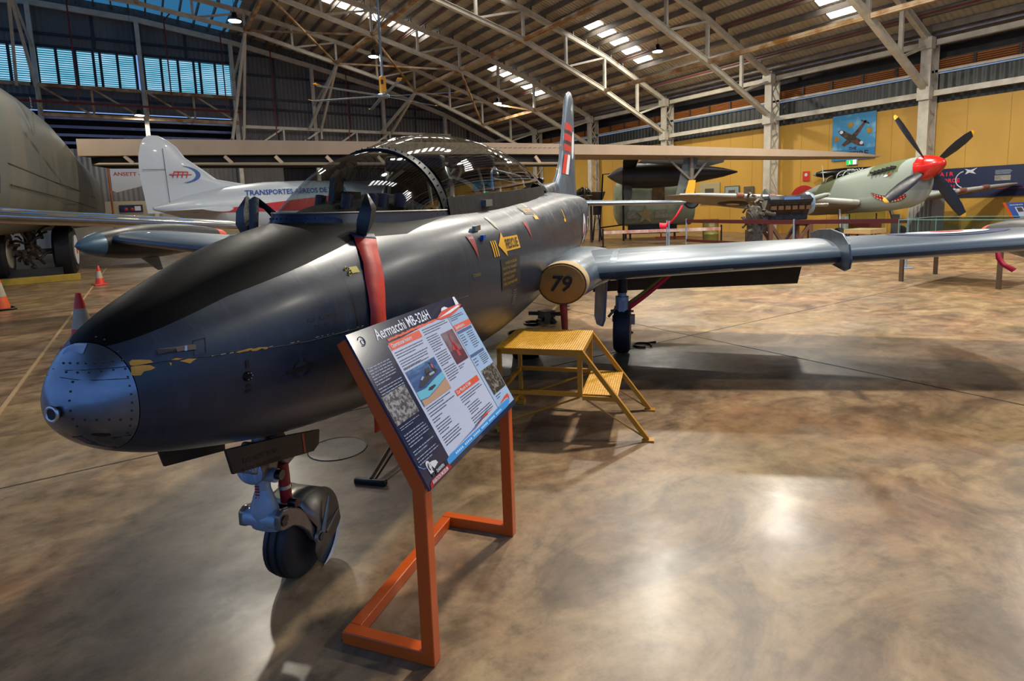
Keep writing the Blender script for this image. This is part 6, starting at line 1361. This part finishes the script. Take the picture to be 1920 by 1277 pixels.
for x, y in ((-.66, -.02), (-.12, .5), (.62, .18)): MB().lathe([(0, .11), (.004, .11), (.005, .01)], BN(x, y, .006), (-1, 0, 0), 20).build('gold_badge', P['chip'], bn)
for x, y in ((-.47, .24), (.34, -.27)): MB().lathe([(0, .07), (.004, .07), (.005, .01)], BN(x, y, .016), (-1, 0, 0), 16).build('pictured_roundel', P['white'], bn)
exs = thing('exit_sign', 'lit green and white exit sign on the yellow wall below the blue banner', 'exit sign', (XW-.06, 12.5, 2.9)); MB().box((0, 0, .09), (.08, .42, .2)).build('housing', P['white'], exs); MB().box((-.042, .07, .09), (.004, .26, .18)).build('green_panel', flat('exit_green', '#18B848', .4, 0, .9), exs); MB().box((-.042, -.12, .09), (.004, .12, .18)).build('white_panel', flat('exit_white', '#D8F0DC', .4, 0, .9), exs)
MB().poly([V((-.046, .12-.1*x, .02+.13*y)) for x, y in ((.1, 0), (.35, .4), (.2, .75), (.45, 1.0), (.7, .8), (.6, .5), (.9, .1), (.75, 0), (.5, .35), (.25, 0))]).build('running_figure', flat('exit_figure', '#E8FFE8', .4, 0, .9), exs, flip=False)
fs_ = MB().box((0, 0, 0), (.02, .30, .42)).build('fire_sign', P['conered']); fs_.location = (XW-.02, 14.46, 2.55); tag(fs_, 'red fire equipment sign on the yellow wall left of the fighter', 'sign'); MB().lathe([(0, .07), (.004, .07), (.005, .01)], (-.011, 0, .06), (-1, 0, 0), 16).build('white_symbol', P['white'], fs_)
rs = MB().lathe([(0, .6), (.03, .6), (.04, .4)], (0, 0, 0), (-1, 0, 0), 28).build('round_sign', flat('wall_red', '#A8201C', .4)); rs.location = (XW-.01, 14.55, 1.55); tag(rs, 'round red disc on the yellow wall behind the fighter tail', 'sign')
for i, (y, z, w, h, lab, m_) in enumerate(((19.6, 2.0, 1.25, 1.1, 'large cream poster with a small photograph on the yellow wall', '#A89C74'), (18.25, 1.95, .85, .72, 'grey framed aircraft drawing on the yellow wall', '#8C9A98'), (17.3, 2.0, .55, .48, 'small dark framed photograph on the yellow wall beside the second column', '#5E5440'))):
    po = thing('wall_poster', lab, 'poster', (XW-.03, y, z)); MB().box((0, 0, 0), (.03, w, h)).build('frame', flat('poster_frame_%d' % i, '#4A4F50' if i else '#A89C74', .5), po); MB().box((-.017, 0, 0), (.004, w*.9, h*.88)).build('print', mat('poster_%d' % i, m_, .6, 0, .15, 9), po)
    for py_, pz_, pw_, ph_ in ((0, h*.12, w*.45, h*.2), (-w*.3, -h*.3, w*.14, h*.14), (w*.3, -h*.3, w*.14, h*.14)): MB().box((-.021, py_, pz_), (.003, pw_, ph_)).build('picture', mat('poster_pic_%d' % i, '#5A4E42', .6, 0, .5, 30), po)
mp_ = thing('model_fighter', 'black model fighter lettered ZP X on a shelf bracket on the yellow wall', 'model aircraft', (XW-.5, 12.6, 2.42))
MB().lathe([(0, .1), (.3, .17), (1.2, .2), (2.4, .16), (3.2, .06)], (0, 1.1, .15), (0, -1, 0), 18).build('body', P['gloss'], mp_); MB().lathe([(0, .01), (.12, .07), (.2, .1)], (0, 1.3, .15), (0, -1, 0), 14).build('spinner', P['gearblue'], mp_); MB().box((-.05, .2, .05), (.9, .35, .05)).build('wing', P['gloss'], mp_)
MB().text('ZP  X', .26, lambda x, y: V((-.205, -.55-x, .17+y)), 'CENTER', .02).torus((-.205, -.6, .17), (1, 0, 0), .07, .02, 18, 5).build('lettering', P['white'], mp_, flip=False); MB().bar((.0, .2, .05), (.48, .2, .05), .06).bar((.0, -1, .1), (.48, -1, .1), .06).build('bracket', P['gearsteel'], mp_)
wp = thing('timeline_board', 'long navy wall board of air force history right of the red spinner', 'display board', (XW-.03, 5.5, 1.45))
MB().box((0, 0, .5), (.04, 8.4, 1.05)).build('panel', flat('board_deep_navy', '#141F3E', .4), wp)
bx = lambda y, z, w, h, o=.024: (MB().box((-o, y, z), (.004, w, h)))
MB().text('A', .01, lambda x, y: V((0, 0, .5)), 'LEFT')
MB().text('A I R', .20, lambda x, y: V((-.026, 3.85-x, .82+y)), 'LEFT', .03).text('FORCE', .20, lambda x, y: V((-.026, 3.85-x, .58+y)), 'LEFT', .03).text('2021', .18, lambda x, y: V((-.026, 3.7-x, .36+y)), 'LEFT', .03).build('heading', P['pink'], wp, flip=False)
MB().torus((-.022, 3.05, .6), (1, 0, 0), .3, .02, 20, 5, -1.2, 1.3).poly([V((-.026, y, z)) for y, z in ((3.1, .98), (2.92, .93), (2.72, 1.0), (2.85, .88), (2.75, .78), (2.95, .84), (3.08, .78), (3.02, .9))]).build('swoosh_and_jet', P['white'], wp, flip=False)
tl = MB(); pm_ = mat('entry_photos', '#A8A294', .5, 0, sc=6, c2='#4A463E')
for i in range(6):
    y = 2.0-.85*i
    tl.box((-.024, y, .86), (.004, .42, .012)).box((-.024, y-.02, .82), (.004, .46, .012)).box((-.024, y, .78), (.004, .44, .012)).box((-.024, y, .74), (.004, .40, .012)); MB().box((-.025, y, .60), (.004, .44, .18)).build('picture', pm_, wp)
    tl.text(('1920', '1923', '1930', '1937', '1940', '1945')[i], .09, lambda x, yy: V((-.026, y-.0-x, .32+yy)), 'CENTER', .02)
tl.build('entries', flat('entry_white', '#A9B2BE', .5), wp, flip=False); MB().box((-.024, 0, .24), (.004, 7.0, .012)).build('time_line', P['roundred'], wp)
ps = thing('information_sign', 'blue and white tilted information board with orange edge at the right edge of the picture', 'sign', (22.3, 6.35, 0), 2.5-pi+.35)
def PS(x, y, z=0): return V((x, 0, .70))+V((0, .49, .87))*y+V((0, -.87, .49))*z
MB().loft([[PS(x, y, z) for x, y in ((0, 0), (.9, 0), (.9, .6), (0, .6))] for z in (0, .02)]).build('board', flat('sign_blue', '#24509A', .25), ps); MB().loft([[PS(x, y, z) for x, y in ((.28, .02), (.88, .02), (.88, .44), (.28, .44))] for z in (.02, .023)]).build('white_area', white, ps); MB().loft([[PS(x, y, z) for x, y in ((.33, .27), (.56, .27), (.56, .42), (.33, .42))] for z in (.023, .026)]).loft([[PS(x, y, z) for x, y in ((.62, .28), (.86, .28), (.86, .46), (.62, .46))] for z in (.023, .026)]).build('pictures', P['bomgrey'], ps)
MB().text('Supermarine Spitfire Mk VIII', .062, lambda x, y: PS(.12+x, .52+y, .022), 'LEFT', .02, .8).build('title', P['white'], ps, flip=False)
MB().bar(PS(-.03, 0), PS(-.03, .62), .05).bar((-.03, 0, .02), (-.03, 0, .72), .05).bar((.93, 0, .02), (.93, 0, .72), .05).bar((-.03, 0, .02), (-.03, .4, .02), .05).bar((.93, 0, .02), (.93, .4, .02), .05).build('stand', P['orange'], ps)
tc_ = thing('tool_cabinet', 'low orange red tool trolley on castors under the fighter', 'trolley', (20.6, 9.9, 0), -.5); MB().box((0, 0, .55), (1.0, .5, .5)).build('cabinet', P['coneor'], tc_, bevel=.01)
for i in range(3): MB().box((0, -.255, .4+.15*i), (.94, .01, .13)).build('drawer', P['conered'], tc_)
MB().bar((-.48, 0, .05), (-.48, 0, 1.0), .03).bar((.48, 0, .05), (.48, 0, 1.0), .03).bar((-.5, 0, .12), (.5, 0, .12), .03).cyl((-.45, -.2, .06), (-.45, .2, .06), .06).cyl((.45, -.2, .06), (.45, .2, .06), .06).build('frame', P['gloss'], tc_)
wbx = thing('draped_cabinet', 'white draped cabinet against the column behind the fighter propeller', 'cabinet', (23.6, 9.2, 0)); MB().box((0, 0, .85), (.9, .8, 1.7)).build('body', mat('dust_sheet', '#A8A69C', .8, 0, .12, 3), wbx, bevel=.05); cv = MB()
for k in range(7): cv.cyl((-.46, -.36+.12*k, .02), (-.46, -.36+.12*k, 1.66), .03)
cv.build('folds', mat('dust_sheet_fold', '#A8A69C', .8, 0, .1, 3), wbx)
cs = thing('display_case', 'small glass case on a pale plinth behind the maroon rail', 'display case', (17.0, 8.1, 0)); MB().box((0, 0, .62), (.9, .7, .12)).build('plinth', P['canvas2'], cs); [MB().bar((x, 0, 0), (x, 0, .56), .04).build('leg', P['gloss'], cs) for x in (-.4, .4)]; gl = MB()
for a, b in (((-.42, -.32), (.42, -.32)), ((.42, -.32), (.42, .32)), ((.42, .32), (-.42, .32)), ((-.42, .32), (-.42, -.32))): gl.quad((*a, .68), (*b, .68), (*b, 1.15), (*a, 1.15))
gl.quad((-.42, -.32, 1.15), (.42, -.32, 1.15), (.42, .32, 1.15), (-.42, .32, 1.15)); gl.build('glass', cg, cs, flip=False, smooth=False)
# ================================================================== big slow ceiling fan
FC = V((9.96, 26.06, 0)); fan = thing('ceiling_fan', 'large ceiling fan with a yellow motor box and thin pale blades', 'ceiling fan', (FC.x, FC.y, 6.9))
MB().tube([(0, 0, .9), (0, 0, zt(FC.x)-6.9+.3)], .06, 10).tube([(0, 0, 3.2), (.6, .3, 3.9)], .03, 6).tube([(0, 0, 3.2), (-.6, -.3, 3.9)], .03, 6).build('drop_pole', P['gearblue'], fan)
MB().box((0, 0, .55), (.26, .26, .72)).build('motor_box', flat('motor_yellow', '#C98A10', .4), fan, bevel=.03); MB().box((-.07, -.135, .65), (.12, .01, .2)).build('motor_label', P['ink'], fan); MB().lathe([(0, .28), (.1, .3), (.16, .2)], (0, 0, -.02), (0, 0, 1), 20).build('hub', P['gearblue'], fan)
for k in range(6):
    a = .35+k*pi/3; d = V((cos(a), sin(a), 0)); t_ = V((-sin(a), cos(a), .18)); b_ = MB().loft([[d*r+t_*(w*c)+V((0, 0, .05-.01*r)) for c in (-.5, -.2, .2, .5)]+[d*r+t_*(w*c)+V((0, 0, .035-.01*r)) for c in (.5, .2, -.2, -.5)] for r, w in ((.25, .16), (3.5, .16))]).build('blade', P['gearblue'], fan)
    MB().bar(d*3.4+V((0, 0, .02)), d*3.65+V((0, 0, .08)), .2, .015).build('blade_tip', P['yel'], b_)
# ================================================================== high-bay lamps and daylight
lampm = flat('lamp_face', '#F4F8FF', .4, 0, 30)
def highbay(x, y, z, label, power, size=.5, vis=True):
    h = thing('high_bay_lamp', label, 'ceiling lamp', (x, y, z), 0, 'high bay lamps')
    MB().lathe([(0, .24), (.06, .25), (.12, .12), (.3, .08), (.34, .02)], (0, 0, .02), (0, 0, 1), 20).build('housing', P['gloss'], h)
    MB().lathe([(0, .02), (.01, .22), (.02, .23)], (0, 0, -.005), (0, 0, 1), 20).build('lens', lampm, h)
    top = zt(x)+.5 if -13 < x < 24.6 else z+1
    MB().cyl((0, 0, .3), (0, 0, max(top-z, .5)), .008, n=6).build('cable', P['ink'], h)
    L = bpy.data.lights.new('lamp_light', 'AREA'); L.shape = 'DISK'; L.size = size; L.energy = power*.5; L.color = (1, .93, .80)
    o = bpy.data.objects.new('lamp_light', L); COL.objects.link(o); o.location = (x, y, z-.04); o.parent = None
for x, y, z, lab, pw in ((20.7, 19.2, 8.5, 'lit high bay lamp hanging below the skylight row nearest the yellow wall', 900), (18.5, 29.8, 7.8, 'small lit high bay lamp farthest away right of the jet fin', 900), (9.95, 27.0, 8.9, 'lit high bay lamp hanging just left of the ceiling fan pole', 900), (3.75, 25.05, 9.1, 'lit high bay lamp close under the blue roof panels', 900), (.45, 38.6, 7.4, 'lit lamp fixed low on the end wall girder', 300)):
    highbay(x, y, z, lab, pw)
for x, y, pw in ((15.7, 9.5, 1500), (9.9, 9.2, 1500), (-4.4, 23.8, 900), (6.3, 4.2, 1700), (17, 3.2, 1100), (12, -3, 1100), (1.5, 13.5, 900)):
    highbay(x, y, 8.2, 'lit high bay lamp of the row above the jet', pw)
# sky outside the open sides of the hangar
w = bpy.data.worlds.new('sky'); SC.world = w; w.use_nodes = True; bg = w.node_tree.nodes['Background']; bg.inputs[0].default_value = (.25, .47, 1.0, 1); bg.inputs[1].default_value = .85
SC.view_settings.view_transform = 'Standard'; SC.view_settings.look = 'None'; SC.view_settings.gamma = 1; SC.view_settings.use_curve_mapping = False; SC.view_settings.exposure = 0.0
